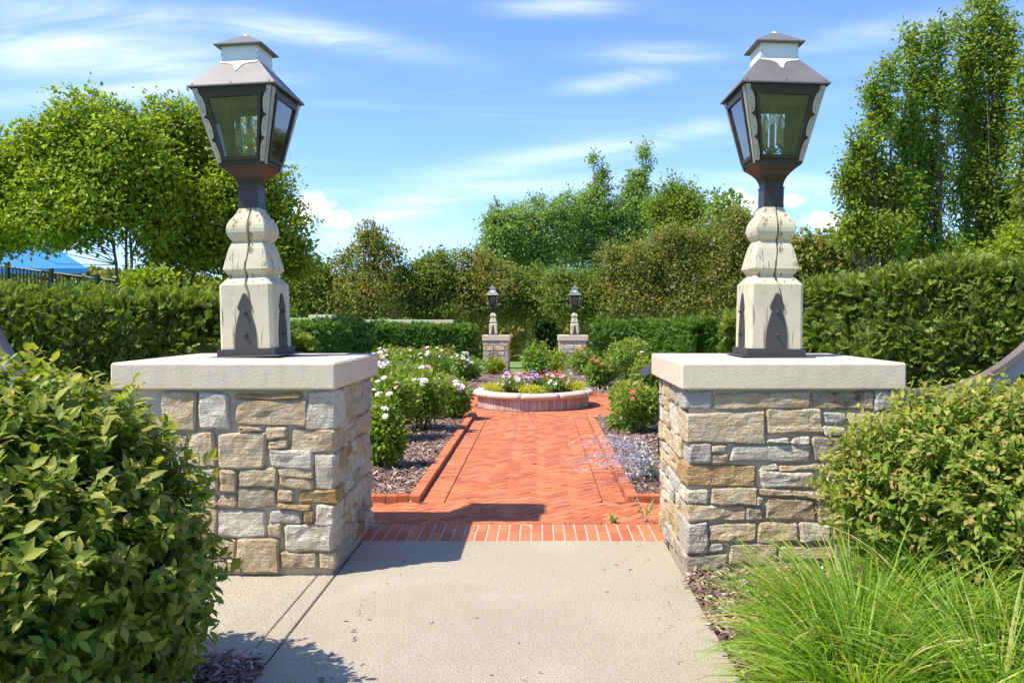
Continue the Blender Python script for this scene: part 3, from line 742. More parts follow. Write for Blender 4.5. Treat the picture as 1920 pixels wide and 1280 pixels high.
# ------------------------------------------------------------------ lamp posts
def post_mesh():
    prof = [(.19, .045), (.1895, .15), (.189, .25), (.1885, .35), (.188, .45), (.188, .509), (.135, .566), (.130, .574), (.164, .621), (.155, .665), (.147, .70), (.139, .735), (.131, .767), (.116, .806), (.105, .819),
            (.119, .835), (.132, .857), (.140, .885), (.141, .91), (.137, .935), (.127, .962), (.113, .985), (.098, 1.005), (.084, 1.03), (.073, 1.055), (.067, 1.08)]
    V = []; Fs = []; ring = None
    for (h, z) in prof:
        cf = .12 if z < .52 else .05
        c = h*cf
        # front edge carries an open split that wanders
        x = (.10*math.sin(z*7.3)+.06*math.sin(z*17+1)+.12)*h if z > .3 else .16*h
        wv = .0055+.0045*abs(math.sin(z*9))
        if z < .28: wv = .0006
        dp = .05 if wv > .001 else .001
        x2 = -.35*h
        pts = [(-h+c, -h), (x-wv, -h), (x, -h+dp), (x+wv, -h), (h-c, -h), (h, -h+c), (h, -.25*h-.003), (h-.02, -.25*h), (h, -.25*h+.003), (h, h-c), (h-c, h), (-h+c, h), (-h, h-c), (-h, .2*h+.004), (-h+.03, .2*h), (-h, .2*h-.004), (-h, -h+c)]
        b = len(V); n = len(pts); V += [(px, py, z) for px, py in pts]
        if ring is not None:
            for k in range(n): Fs.append((ring+k, ring+(k+1) % n, b+(k+1) % n, b+k))
        ring = b
    return V, Fs
def strap_outline():
    half = [(.074, 0), (.076, .07), (.071, .13), (.060, .185), (.046, .235), (.036, .262), (.052, .288), (.048, .305), (.030, .345), (.012, .385), (0, .392)]
    return [(x, z) for x, z in half]+[(-x, z) for x, z in half[::-1][1:]]
def plate(outline, y, th):
    """outline in (x,z), extruded along -y from y"""
    n = len(outline); V = [(x, y-th, z) for x, z in outline]+[(x, y, z) for x, z in outline]
    cx = sum(p[0] for p in outline)/n
    Fs = []
    h = n//2
    # symmetric outline: build strips between mirrored points
    for i in range(h):
        a, b, c, d = i, i+1, n-2-i, n-1-i
        if b == c: Fs.append((a, b, d)); 
        elif b < c: Fs.append((a, b, c, d))
    Fs += [(i+n, i, (i+1) % n+0, (i+1) % n+n) for i in range(n)]
    return V, Fs
def rotz(V, k):
    c, s = [(1, 0), (0, 1), (-1, 0), (0, -1)][k]; return [(x*c-y*s, x*s+y*c, z) for x, y, z in V]
BH0, BH1, BZ0, BZ1 = .163, .281, 1.358, 1.880
def facep(s, t, off=0):
    h = BH0+(BH1-BH0)*t; return (s*h, -(h+off), BZ0+(BZ1-BZ0)*t)
def facering(s0, s1, t0, t1, i0, i1, j0, j1, o0, o1):
    """a frame with a hole: outer s0..s1,t0..t1, inner i0..i1,j0..j1, thickness o0..o1"""
    V = []; Fs = []
    for off in (o1, o0):
        V += [facep(s, t, off) for s, t in ((s0, t0), (s1, t0), (s1, t1), (s0, t1))]+[facep(s, t, off) for s, t in ((i0, j0), (i1, j0), (i1, j1), (i0, j1))]
    for k in range(4):
        q = (k+1) % 4
        Fs += [(k, q, 4+q, 4+k), (8+k, 12+k, 12+q, 8+q), (k, 8+k, 8+q, q), (4+k, 4+q, 12+q, 12+k)]
    return V, Fs
def scallop(side):
    ts = np.linspace(0.03, .985, 27); V = []; Fs = []
    for off in (.008, .0015):
        for t in ts:
            ph = (t*3.2) % 1.0
            w = .145+.06*math.sin(ph*math.pi)-(.10 if ph < .07 or ph > .93 else 0)
            if t > .9: w = .13
            V += [facep(side*.995, t, off), facep(side*(1-w), t, off)]
    n = len(ts)
    for i in range(n-1):
        a = 2*i; Fs += [(a, a+1, a+3, a+2), (a+2*n, a+2+2*n, a+3+2*n, a+1+2*n), (a+1, a+1+2*n, a+3+2*n, a+3), (a, a+2, a+2+2*n, a+2*n)]
    Fs += [(0, 2*n, 2*n+1, 1), (2*n-2, 2*n-1, 4*n-1, 4*n-2)]
    return V, Fs
def lamp(label, group):
    R = empty('lamp_post'); tag(R, label, 'lamp post', group)
    V, Fs = post_mesh(); mk('post', V, Fs, M['timber'], R)
    MB().box(-.255, .255, -.255, .255, .0012, .009, .002).build('base_plate', M['iron'], R)
    b = MB(); b.sqlathe([(.204, .0095), (.204, .058)]); V = b.V; b.build('base_band', M['iron'], R)
    ol = strap_outline()
    for k in range(4):
        V, Fs = plate(ol, -.1905, .007)
        V = [(x, y, z+.056) for x, y, z in V]
        st = mk('strap', rotz(V, k), Fs, M['iron'], R)
        for zz in (.155, .315):
            bm = MB(); bm.lathe([(.0165, 0), (.0165, .006), (.011, .007), (.011, .018), (.008, .021)], 8)
            Vb = [(x, -.1975-z, y+zz) for x, y, z in bm.V]
            mk('bolt', rotz(Vb, k), bm.F, M['iron'], st)
    b = MB(); b.sqlathe([(.0715, 1.055), (.0705, 1.195), (.075, 1.197), (.075, 1.206), (.069, 1.208)]); b.build('collar', M['bronze'], R)
    pr = []
    for i in range(13):
        t = i/12; pr.append((.0665+(.163-.0665)*t**2.1, 1.2082+(1.352-1.2082)*t))
    b = MB(); b.sqlathe(pr); b.build('skirt', M['bronze'], R)
    for k in range(4):
        V, Fs = facering(-1, 1, 0, 1, -.70, .70, .09, .885, -.006, 0.0); fr_ = mk('side_panel', rotz(V, k), Fs, M['bronze'], R)
        V, Fs = facering(-.76, .76, .055, .915, -.67, .67, .105, .865, .0004, .016); mk('window_frame', rotz(V, k), Fs, M['bronze'], fr_)
        V = [facep(s, t, o2) for o2 in (.002, -.002) for s, t in ((-.665, .11), (.665, .11), (.665, .86), (-.665, .86))]
        mk('glass_pane', rotz(V, k), [(0, 1, 2, 3), (7, 6, 5, 4), (0, 4, 5, 1), (1, 5, 6, 2), (2, 6, 7, 3), (3, 7, 4, 0)], M['glass'], fr_)
        rv = MB()
        if k in (0, 2):
            for sd_ in (-1, 1):
                V, Fs = scallop(sd_); mk('corner_trim', rotz(V, k), Fs if sd_ < 0 else [f[::-1] for f in Fs], M['trim'], R)
                for t in np.linspace(.08, .93, 8):
                    pz = facep(sd_*.90, t, .009); rv.box(pz[0]-.003, pz[0]+.003, pz[1]-.003, pz[1]+.003, pz[2]-.003, pz[2]+.003)
            o = mk('rivet', rotz(rv.V, k), rv.F, M['iron'], R); o['kind'] = 'stuff'
        else:
            for sd_ in (-1, 1):
                V = []; 
                for off in (.006, .001):
                    V += [facep(sd_*.995, 0.0, off), facep(sd_*.80, 0.0, off), facep(sd_*.80, 1, off), facep(sd_*.995, 1, off)]
                mk('corner_trim', rotz(V, k), [(0, 1, 2, 3), (7, 6, 5, 4), (0, 4, 5, 1), (1, 5, 6, 2), (2, 6, 7, 3), (3, 7, 4, 0)], M['trim'], R)
    # floor of the lantern and the candle cluster
    MB().box(-.158, .158, -.158, .158, 1.3525, 1.3575).build('lantern_floor', M['bronze'], R)
    b = MB(); b.lathe([(.05, 1.358), (.05, 1.372), (.014, 1.385), (.014, 1.455), (.035, 1.475), (.035, 1.49), (.012, 1.505)], 12)
    for a in range(4):
        an = math.radians(20+90*a); c_, s_ = math.cos(an), math.sin(an)
        b.tube([(0, 0, 1.48), (.035*c_, .035*s_, 1.462), (.07*c_, .07*s_, 1.472), (.078*c_, .078*s_, 1.50)], .0065, 6)
        b.lathe([(.004, 1.497), (.024, 1.505), (.026, 1.513)], 10, (.078*c_, .078*s_))
    cb = b.build('candelabra', M['brass'], R, True)
    for a in range(5):
        an = math.radians(20+90*a); c_, s_ = (.078*math.cos(an), .078*math.sin(an)) if a < 4 else (0, 0)
        z0 = 1.513 if a < 4 else 1.505
        z1 = 1.625 if a < 4 else 1.66
        cn = MB().lathe([(.019, z0), (.019, z1)], 10, (c_, s_)).build('candle', M['candle'], R, False)
        MB().lathe([(.012, z1+.0005), (.021, z1+.02), (.0265, z1+.045), (.024, z1+.07), (.014, z1+.10), (.004, z1+.126)], 12, (c_, s_)).build('bulb', M['bulb'], cn, True)
    # roof: hollow so that daylight shows the sky through the panes only
    b = MB(); b.sqlathe([(.305, 1.878), (.307, 1.882), (.307, 1.890), (.139, 2.092)], False)
    bi = len(b.V); b.sqlathe([(.299, 1.878), (.131, 2.086)], False)
    b.F = [f for f in b.F]
    for k in range(4): b.F.append((k, bi+k, bi+(k+1) % 4, (k+1) % 4))
    b.build('roof', M['zinc_dark'], R)
    b = MB(); b.sqlathe([(.286, 1.8805), (.286, 1.866), (.278, 1.866)], False); b.build('fascia', M['bronze'], R)
    b = MB(); b.sqlathe([(.133, 2.084), (.133, 2.215)]); nk = b.build('neck', M['zinc'], R)
    rv = MB()
    for sx in (-1, 1):
        for zz in (2.11, 2.15, 2.19):
            rv.box(sx*.126-.003, sx*.126+.003, -.135, -.132, zz-.003, zz+.003)
    for xx in (-.27, 0, .27): rv.box(xx-.004, xx+.004, -.305, -.295, 1.893, 1.902)
    o = rv.build('rivet', M['iron'], R); o['kind'] = 'stuff'
    # apron with an ogee drop, lying on each roof slope
    half = [(.1385, 0), (.128, .016), (.105, .020), (.075, .024), (.046, .036), (.026, .058), (.016, .085), (.010, .104), (.004, .112)]
    for k in range(4):
        ol = [(x, t) for x, t in half]; V = []; Fs = []
        sl = Vector((0, -(.307-.139), -(2.092-1.890))).normalized(); nrm_ = Vector((0, sl.z, -sl.y)); nrm_ = nrm_ if nrm_.z > 0 else -nrm_
        for off in (.0045, .0008):
            for (x, t) in ol:
                q = Vector((0, -.1395, 2.0925))+sl*t+nrm_*off; V += [(x, q.y, q.z), (-x, q.y, q.z)]
        n = len(ol)
        for i in range(n-1):
            a = 2*i; Fs += [(a, a+1, a+3, a+2), (a, a+2, a+2+2*n, a+2*n), (a+1, a+1+2*n, a+3+2*n, a+3)]
        Fs.append((2*n-2, 2*n-1, 4*n-1, 4*n-2))
        mk('apron', rotz(V, k), Fs, M['zinc'], R)
    b = MB(); b.sqlathe([(.168, 2.206), (.171, 2.210), (.171, 2.217), (.02, 2.318), (.006, 2.326)]); b.build('cap', M['zinc_dark'], R)
    b = MB(); b.lathe([(.034, 2.300), (.026, 2.318), (.012, 2.329)], 10); b.build('finial', M['zinc'], R)
    return R
def copy_tree(o, parent=None):
    c = o.copy(); C.objects.link(c); c.parent = parent
    for ch in list(o.children): copy_tree(ch, c)
    return c
G1 = 'lamp posts on the near gateway pillars'; G2 = 'lamp posts on the far gateway pillars'
l1 = lamp('large lamp post on the stone pillar beside the big dark green bush', G1)
l2 = copy_tree(l1); l3 = copy_tree(l1); l4 = copy_tree(l1)
CT = 1.3203
l1.location = (-2.025, 5.95, CT+.004); l1.rotation_euler = (0, math.radians(-2.0), math.radians(-3)); l1.scale = (1.0, 1.0, .992)
l2.location = (1.650, 5.95, CT+.003); l2.rotation_euler = (0, math.radians(1.1), math.radians(1.5)); l2.scale = (1.0, 1.0, 1.0)
l2['label'] = 'large lamp post on the stone pillar behind the ornamental grass'
l3.location = (xw(925.5, 38.7), 38.7, zfar); l3.rotation_euler = (0, math.radians(-1), math.radians(-4)); l3['label'] = 'tiny looking far lamp post above the end of the left clipped hedge'; l3['group'] = G2
l4.location = (xw(1077, 38.7), 38.7, zfar); l4.rotation_euler = (0, 0, math.radians(2)); l4['label'] = 'tiny looking far lamp post with a pale roof above the right far pillar'; l4['group'] = G2
for l in (l3, l4): l.scale = (1.0, 1.0, 0.985)

# ------------------------------------------------------------------ foliage builders
def lumpy(p, s, a):
    return np.array([mnoise.noise((float(q[0])*s, float(q[1])*s, float(q[2])*s)) for q in p])*a
def shoot_bush(name, label, group, c, rad, nshoot, leaf, mat, per=9, young=.5, upb=.55, seed=1, single=300, shell=(.62, 1.0), stems=True, zmin=0.0):
    rng = np.random.default_rng(seed)
    R = empty(name, (c[0], c[1], 0)); tag(R, label, 'bush', group)
    c = np.array(c, float); rad = np.array(rad, float)
    u = unit(rng.normal(size=(nshoot, 3))); u = u[u[:, 2] > -.75]; n = len(u)
    lump = 1+lumpy(u*1.0+seed, 2.6, .13)
    r = rng.uniform(shell[0]**2, shell[1]**2, n)**.5
    start = c+u*rad*(r*lump)[:, None]*.9
    keep = start[:, 2] > zmin+.02; start, u, r = start[keep], u[keep], r[keep]; n = len(u)
    d = unit(u*1.0+np.array([0, 0, upb])+rng.normal(size=(n, 3))*.35)
    L_ = rng.uniform(.10, .26, n)*min(1.3, rad[0])
    P = []; D = []; Nn = []; S = []; TI = []
    for k in range(per):
        t = (k+.5)/per
        base = start+d*(L_*t)[:, None]
        side = unit(np.cross(d, rng.normal(size=(n, 3))))
        for sg in (-1, 1):
            ld_ = unit(side*sg*1.0+d*(.35+.5*t)+rng.normal(size=(n, 3))*.25+np.array([0, 0, -.12]))
            nn_ = unit(d*.6+np.array([0, 0, .7])+u*.35+rng.normal(size=(n, 3))*.3)
            P.append(base); D.append(ld_); Nn.append(nn_); S.append(leaf*rng.uniform(.45, 1.22, n)*(1-.35*max(0, t-.5)))
            TI.append(np.clip((t-.45)*1.5, 0, 1)*np.clip(r-.70, 0, .3)/.3*young*np.clip(.35+.9*u[:, 2]+.35, .18, 1.15)*rng.uniform(.3, 1.2, n))  # yellow of young tips, plus sunlit yellow painted into the upper leaves
    P, D, Nn, S, TI = map(np.concatenate, (P, D, Nn, S, TI)); TI = np.clip(TI, 0, 1)
    k = P[:, 2] > zmin+.03; P, D, Nn, S, TI = P[k], D[k], Nn[k], S[k], TI[k]
    off = np.array([c[0], c[1], 0])
    if single:
        cp = np.array([0, 0, H]); mid = P+D*S[:, None]*.5; vec = cp-mid; dist = np.linalg.norm(vec, axis=1)
        outr = np.linalg.norm((P-c)/rad, axis=1)
        uu = mid[:, 0]*F/mid[:, 1]+U0; vv = V0-(mid[:, 2]-H)*F/mid[:, 1]
        score = S/dist*np.where(outr > np.quantile(outr, .72), 1, 0)*np.where(((P-c)*(cp-c)).sum(1) > .15, 1, 0)
        score *= np.where((uu > 0) & (uu < 1920) & (vv > 0) & (vv < 1280), 1, 0)*np.abs((unit(vec)*Nn).sum(1))
        idx = np.argsort(-score)[:single]; msk = np.ones(len(P), bool); msk[idx] = False
        Rm = frames(D[idx], Nn[idx])
        # four shared leaf shapes at different stages
        shapes = []
        for q in range(4):
            V = LEAF8[0].copy(); V[:, 0] *= (1, .85, 1.1, .95)[q]; V[:, 2] += -.10*(q % 2)*V[:, 1]**2
            me = npmesh('leaf', V, LEAF8[1], mat, np.full(len(V), (0.0, .2, .45, .8)[q]*young*1.2))
            shapes.append(me)
        for q, i in enumerate(idx):
            st_ = 0 if TI[i] < .1 else 1 if TI[i] < .3 else 2 if TI[i] < .55 else 3
            o = link('leaf', shapes[st_], R)
            mtx = Matrix(Rm[q].tolist()).to_4x4()
            for a in range(3):
                for b in range(3): mtx[a][b] *= float(S[i])
            mtx.translation = Vector((P[i]-off).tolist()); o.matrix_local = mtx
        P, D, Nn, S, TI = P[msk], D[msk], Nn[msk], S[msk], TI[msk]
    scatter('foliage', LEAF8 if single else LEAF4, P-off, D, Nn, S, mat, R, TI)
    if stems:
        b = MB()
        for i in rng.choice(n, min(n, 700), replace=False):
            s0 = Vector((start[i]-off).tolist()); b.tube([Vector((c-off).tolist())*.35+s0*.65-Vector((0, 0, .1)), s0, s0+Vector((d[i]*L_[i]*.95).tolist())], [.006, .0042, .002], 4, False)
        b.build('twigs', M['twig'], R)
        b = MB()
        for k in range(9):
            a = k*.7; b.tube([(0.06*math.cos(a), .06*math.sin(a), -.02), (.2*math.cos(a)*rad[0], .2*math.sin(a)*rad[1], c[2]*.6), (.55*math.cos(a)*rad[0], .55*math.sin(a)*rad[1], c[2]*1.15)], [.018, .012, .006], 6)
        b.build('stems', M['bark'], R)
    return R
# foreground bushes
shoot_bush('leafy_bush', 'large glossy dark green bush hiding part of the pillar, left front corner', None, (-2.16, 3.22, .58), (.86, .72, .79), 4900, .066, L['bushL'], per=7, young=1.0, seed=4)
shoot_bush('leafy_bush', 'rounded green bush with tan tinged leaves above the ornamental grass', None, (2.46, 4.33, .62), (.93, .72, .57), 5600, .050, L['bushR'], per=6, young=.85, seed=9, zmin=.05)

# ornamental grass
def grass_tuft(label, x, y, n, Lr, seed, spread=.16, lean=(0, 0)):
    rng = np.random.default_rng(seed); R = empty('ornamental_grass', (x, y, 0)); tag(R, label, 'grass', 'tufts of bright ornamental grass')
    seg = 7; a = rng.uniform(0, 2*math.pi, n); rr = np.abs(rng.normal(0, spread, n))
    bx, by = rr*np.cos(a), rr*np.sin(a)
    az = a+rng.normal(0, .5, n); L_ = rng.uniform(Lr[0], Lr[1], n); th0 = np.clip(rng.normal(.42, .22, n), .03, 1.2); bend = rng.uniform(.6, 1.5, n)
    hx = np.cos(az)+lean[0]; hy = np.sin(az)+lean[1]; hn = np.hypot(hx, hy); hx /= hn; hy /= hn
    w = rng.uniform(.0026, .0085, n)
    P = np.zeros((n, seg+1, 2, 3)); px, py, pz = bx.copy(), by.copy(), np.zeros(n)
    tw = rng.uniform(-.8, .8, n)
    for i in range(seg+1):
        t = i/seg; th = th0+bend*t**1.4
        if i > 0:
            px = px+hx*np.sin(th)*L_/seg; py = py+hy*np.sin(th)*L_/seg; pz = pz+np.cos(th)*L_/seg
        ww = w*(1-.93*t**2.2)*(.55+.9*min(t*3, .5)); sx = -hy*np.cos(tw)+0*hx; sy = hx*np.cos(tw); sz = np.sin(tw)
        for s_, q in ((0, -1), (1, 1)):
            P[:, i, s_, 0] = px+q*ww*sx; P[:, i, s_, 1] = py+q*ww*sy; P[:, i, s_, 2] = np.maximum(pz, .012)+q*ww*sz
    base = (np.arange(n)*(seg+1)*2)[:, None]; i = np.arange(seg)[None]*2
    T = np.stack([base+i, base+i+1, base+i+3, base+i+2], -1).reshape(-1, 4)
    o = link('blades', npmesh('blades', P.reshape(-1, 3), T, L['grass'], smooth=True), R); o['kind'] = 'stuff'
grass_tuft('bright yellow green grass tuft spilling over the walk edge', 1.42, 3.66, 1300, (.45, .82), 1, .12, (-.35, 0))
grass_tuft('bright grass tuft in front of the tan tinged bush', 1.88, 3.72, 1200, (.50, .84), 2, .12)
grass_tuft('bright grass tuft at the bottom right corner', 1.72, 3.10, 1200, (.45, .75), 3, .13, (-.2, 0))
grass_tuft('bright grass tuft at the right edge below the bush', 2.30, 3.45, 1000, (.45, .80), 4, .12)
grass_tuft('bright low grass tuft nearest the walk at the bottom', 1.22, 3.15, 1000, (.40, .66), 5, .11, (-.15, 0))

# hedges
def hedge(label, pts, width, n, size, mat, tm=SPRAY, seed=1, name='hedge', group='clipped evergreen hedges', young=.6, core=True, round_=.28):
    rng = np.random.default_rng(seed); P = np.array(pts, float)
    segl = np.hypot(np.diff(P[:, 0]), np.diff(P[:, 1])); cum_ = np.concatenate([[0], np.cumsum(segl)]); tot = cum_[-1]
    R = empty(name, (P[:, 0].mean(), P[:, 1].mean(), float(gz(P[:, 0].mean(), P[:, 1].mean())))); tag(R, label, 'hedge', group); off = np.array(R.location)
    def samp(s): return np.stack([np.interp(s, cum_, P[:, k]) for k in range(3)], -1)
    def surf(s, q, shrink=1.0):
        """q in 0..1 goes up one side, over and down the other; s may run past the ends by the rounding"""
        c = samp(np.clip(s, 0, tot)); e = samp(np.clip(s+.05, 0, tot))-samp(np.clip(s-.05, 0, tot)); tdir = unit(e*np.array([1, 1, 0])); nd = np.stack([tdir[:, 1], -tdir[:, 0], np.zeros(len(s))], -1)
        zb = gz(c[:, 0], c[:, 1]); hgt = (c[:, 2]-zb)
        per_ = 2*hgt+width; a = q*per_
        sidex = np.where(a < hgt, -1, np.where(a > hgt+width, 1, (a-hgt)/width*2-1)); zz = np.where(a < hgt, a, np.where(a > hgt+width, per_-a, hgt))
        nv = np.stack([sidex, np.zeros(len(s)), np.where((a > hgt) & (a < hgt+width), 1.0, 0)], -1)
        # round the shoulders
        hz = np.clip((zz-(hgt-round_))/round_, 0, 1); ins = (1-np.sqrt(np.clip(1-hz**2*np.abs(sidex)**3, 0, 1)))*.55
        sx = sidex*(1-ins*.5)*width/2*shrink; zz = zz-np.abs(sidex)**4*np.where(hz >= 1, round_*.45, 0)
        over = np.where(s < 0, s, np.where(s > tot, s-tot, 0)); sq = np.sqrt(np.clip(1-(np.abs(over)/(width/2))**2, 0, 1)); sx = sx*sq
        pos = c+nd*sx[:, None]+tdir*over[:, None]; pos[:, 2] = zb+zz*shrink+0*over
        norm = unit(nd*(sidex*np.where(np.abs(sidex) > .98, 1, .25))[:, None]+tdir*(over/(width/2))[:, None]+np.array([0, 0, 1])*np.where(hz > .6, 1, .0)[:, None])
        return pos, norm
    s = rng.uniform(-width/2, tot+width/2, n); q = rng.uniform(0, 1, n)
    pos, nr = surf(s, q)
    lum = lumpy(pos, 1.7, .16)+lumpy(pos, 5, .05); pos = pos+nr*(lum-rng.uniform(0, .10, n))[:, None]
    d = unit(nr*.75+rng.normal(size=(n, 3))*.55+np.array([0, 0, .25])); nn_ = unit(nr+rng.normal(size=(n, 3))*.6+np.array([0, 0, .4]))
    ti = np.clip(nr[:, 2]*.8+rng.normal(0, .15, n), 0, 1)*young*rng.uniform(.1, 1, n)  # leaves on upward-facing parts get more of the yellower tint
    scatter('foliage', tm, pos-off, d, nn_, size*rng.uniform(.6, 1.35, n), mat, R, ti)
    if core:
        ns, nq = max(8, int(tot/.25)+6), 26
        S_, Q_ = np.meshgrid(np.linspace(0, tot, ns), np.linspace(0, 1, nq)); pp, nn2 = surf(S_.ravel(), Q_.ravel(), .82)
        pp = pp-nn2*.09
        i = np.arange(nq-1)[:, None]*ns+np.arange(ns-1)[None]
        o = link('inner_growth', npmesh('inner_growth', pp-off, np.stack([i, i+1, i+ns+1, i+ns], -1).reshape(-1, 4), mat, np.zeros(len(pp)), smooth=True), R)
    return R
hedge('dark clipped evergreen hedge behind the left lamp post', [(-7.6, 8.3, 1.93), (-5.2, 8.4, 1.86), (-3.6, 8.8, 1.80), (-3.25, 9.6, 1.75)], .95, 36000, .115, L['hedge'], seed=1)
hedge('tall dark clipped evergreen hedge behind the right lamp post', [(3.15, 9.4, 1.98), (3.5, 8.6, 2.03), (4.6, 7.9, 2.16), (6.2, 7.4, 2.36)], .95, 36000, .115, L['hedge'], seed=2)
hedge('bright green rounded hedge end beside the right lamp post', [(3.05, 12.0, 1.60), (3.6, 13.2, 1.72), (4.9, 15.2, 1.8)], .9, 9000, .14, L['hedge'], seed=3, young=1.0)
hedge('rounded light green shrub hedge end just right of the left lamp post', [(-3.25, 10.6, 1.36), (-3.7, 11.4, 1.38)], .7, 4500, .13, L['hedge'], seed=4, young=1.0)
hedge('dark clipped hedge section beside the left lamp post, shaded end', [(-7.6, 19.5, 1.42), (-5.9, 20.5, 1.42), (-4.9, 22.5, 1.42)], 1.1, 9000, .16, L['hedge_far'], seed=5)
hedge('long clipped hedge ending at the left far pillar', [(xw(700, 34), 34.0, H-16*34/F), (xw(888, 35), 35, H-19*35/F)], 1.5, 12000, .2, L['hedge_far'], seed=6, round_=.5)
hedge('long clipped hedge starting behind the right far pillar', [(xw(1122, 35), 35.0, H-12*35/F), (xw(1235, 34), 34.0, H-9*34/F), (xw(1330, 30), 30, H-8*30/F)], 1.5, 14000, .2, L['hedge_far'], seed=7, round_=.5)

# trees
def tree(name, label, group, Y, lobes, nleaf, leaf, mat, trunks, bark=None, seed=1, lump=.24, depth=.75, clump=(26, .28), gap=.35, nb=34, tm=LEAF2, cat='tree', sprigs=18, splen=.34):
    """lobes in pixels (u, v, ru, rv) seen at distance Y, turned into real ellipsoids; trunks: list of pixel columns"""
    rng = np.random.default_rng(seed); bark = bark or M['bark']
    k = Y/F; cen = []; rad = []
    for lb in lobes:
        u, v, ru, rv = lb[:4]; dyy = (lb[4] if len(lb) > 4 else rng.uniform(-.35, .35))*ru*k
        q = at(u, v, Y); cen.append((q.x, q.y+dyy, q.z)); rad.append((ru*k, ru*k*depth, rv*k))
    cen = np.array(cen); rad = np.array(rad)
    bx = xw(trunks[0], Y) if trunks else cen[:, 0].mean(); zb = float(gz(bx, Y))
    R = empty(name, (bx, Y, zb)); tag(R, label, cat, group); off = np.array([bx, Y, zb])
    vol = rad[:, 0]*rad[:, 2]; ncl = max(1, nleaf//clump[0])
    who = rng.choice(len(lobes), ncl, p=vol/vol.sum())
    u = unit(rng.normal(size=(ncl, 3))); r = rng.uniform(gap**2, 1.0, ncl)**.5
    cp = cen[who]+u*rad[who]*(r*(1+lumpy(u*1.3+who[:, None]*3.1, 2.2, lump)))[:, None]
    m_ = clump[0]; cr = clump[1]*rng.uniform(.6, 1.4, ncl)
    lu = rng.normal(size=(ncl, m_, 3))*np.array([1, 1, .62]); P = (cp[:, None]+lu*(cr[:, None, None]*.55)).reshape(-1, 3)
    D = unit(lu.reshape(-1, 3)*.6+rng.normal(size=(ncl*m_, 3))*.7+np.array([0, 0, -.15])); Nn = unit(rng.normal(size=(ncl*m_, 3))*.6+np.array([0, 0, .7])+np.repeat(u, m_, 0)*.4)
    SG = []
    for _ in range(sprigs):
        li = rng.choice(len(lobes), p=vol/vol.sum()); w_ = unit(rng.normal(size=3)*np.array([1, .6, .5])+np.array([0, 0, .9])); s0 = cen[li]+w_*rad[li]*.82
        dr = unit(w_*.5+np.array([0, 0, .9])+rng.normal(0, .25, 3)); L0 = splen*rad[:, 2].mean()*rng.uniform(.5, 1.3); SG.append((s0, s0+dr*L0))
        m2 = int(12+L0/leaf*2.2); tt = rng.uniform(0, 1, m2)**.8; pp = s0+dr*(tt*L0)[:, None]+rng.normal(size=(m2, 3))*(leaf*1.0*(1.25-tt))[:, None]
        P = np.concatenate([P, pp]); D = np.concatenate([D, unit(rng.normal(size=(m2, 3))+dr)]); Nn = np.concatenate([Nn, unit(rng.normal(size=(m2, 3))+np.array([0, 0, .6]))])
    S = leaf*rng.uniform(.6, 1.3, len(P)); kk = P[:, 2] > zb+.1
    scatter('crown', tm, (P-off)[kk], D[kk], Nn[kk], S[kk], mat, R)
    if trunks:
        b = MB(); topz = cen[:, 2].max(); hh = topz-zb
        tips = []
        for tu in trunks:
            x0 = xw(tu, Y)-bx; r0 = max(.03, .0145*hh/len(trunks)**.5)
            tgt = cen[np.argmin(np.abs(cen[:, 0]-xw(tu, Y))+.5*rng.uniform(0, 1, len(cen)))]-off
            p0 = np.array([x0*.55 if len(trunks) > 1 else x0, rng.uniform(-.2, .2), -.15]); p1 = np.array([x0, rng.uniform(-.3, .3), hh*.28]); p2 = p1*.45+tgt*.55; p2[2] = max(p2[2], hh*.45); p3 = tgt+np.array([0, 0, rad[:, 2].mean()*.6])
            b.tube([p0, (p0+p1)/2+rng.normal(0, .05, 3), p1, p2, p3], [r0*1.25, r0*1.05, r0*.9, r0*.55, r0*.15], 7)
            tips.append((p1, p2, p3, r0))
        for i in rng.choice(ncl, min(nb, ncl), replace=False):
            q = cp[i]-off; p1, p2, p3, r0 = tips[np.argmin([abs(t[1][0]-q[0]) for t in tips])]
            t = rng.uniform(0, 1); s0 = p1*(1-t)+p2*t if q[2] < p2[2]*1.3 else p2*(1-t*.5)+p3*t*.5
            if s0[2] > q[2]: s0 = p1
            mid = (s0+q)/2+np.array([0, 0, -.08*np.linalg.norm(q-s0)])+rng.normal(0, .08, 3)
            b.tube([s0, mid, q], [r0*.34, r0*.20, r0*.05], 5, False)
        for s0, s1 in SG: b.tube([s0-off, s1-off], [.018*Y/20, .004*Y/20], 4, False)
        b.build('trunk', bark, R, True)
    return R
GT = 'bright green trees behind the left hedge'
tree('maple_tree', 'bright green spreading tree at the left edge with several stems', GT, 20, [(185,240,75,66),(110,290,92,74),(25,352,84,66),(250,310,88,86),(150,392,128,78),(55,425,80,44),(290,380,60,80),(-60,330,110,90),(-70,420,110,60)],
     56000, .125, L['maple'], [212, 236, 246], seed=11, clump=(44, .36), gap=.45, lump=.4, nb=60, sprigs=50)
tree('maple_tree', 'bright green tree rising behind the left lantern', GT, 21.5, [(325,248,62,56),(395,290,90,90),(470,360,76,74),(535,430,50,54),(400,420,110,80),(490,485,80,44),(320,350,60,70),(350,470,80,50),(550,490,30,34)],
     50000, .125, L['maple'], [322, 336, 372], seed=12, clump=(44, .36), gap=.45, lump=.4, nb=60, sprigs=50)
GR = 'tall narrow trees behind the right hedge'
tree('upright_tree', 'upright mid green tree with the lowest spire beside the right lantern', GR, 17.0, [(1636,165,9,30),(1669,140,12,45),(1650,215,24,45),(1620,280,28,45),(1600,340,24,50),(1638,350,42,60),(1605,430,32,54),(1655,440,46,54),(1690,370,30,60)], 19000, .092, L['pear'], [1655, 1640], seed=21, clump=(20, .20), gap=.1, nb=90, sprigs=60, lump=.5)
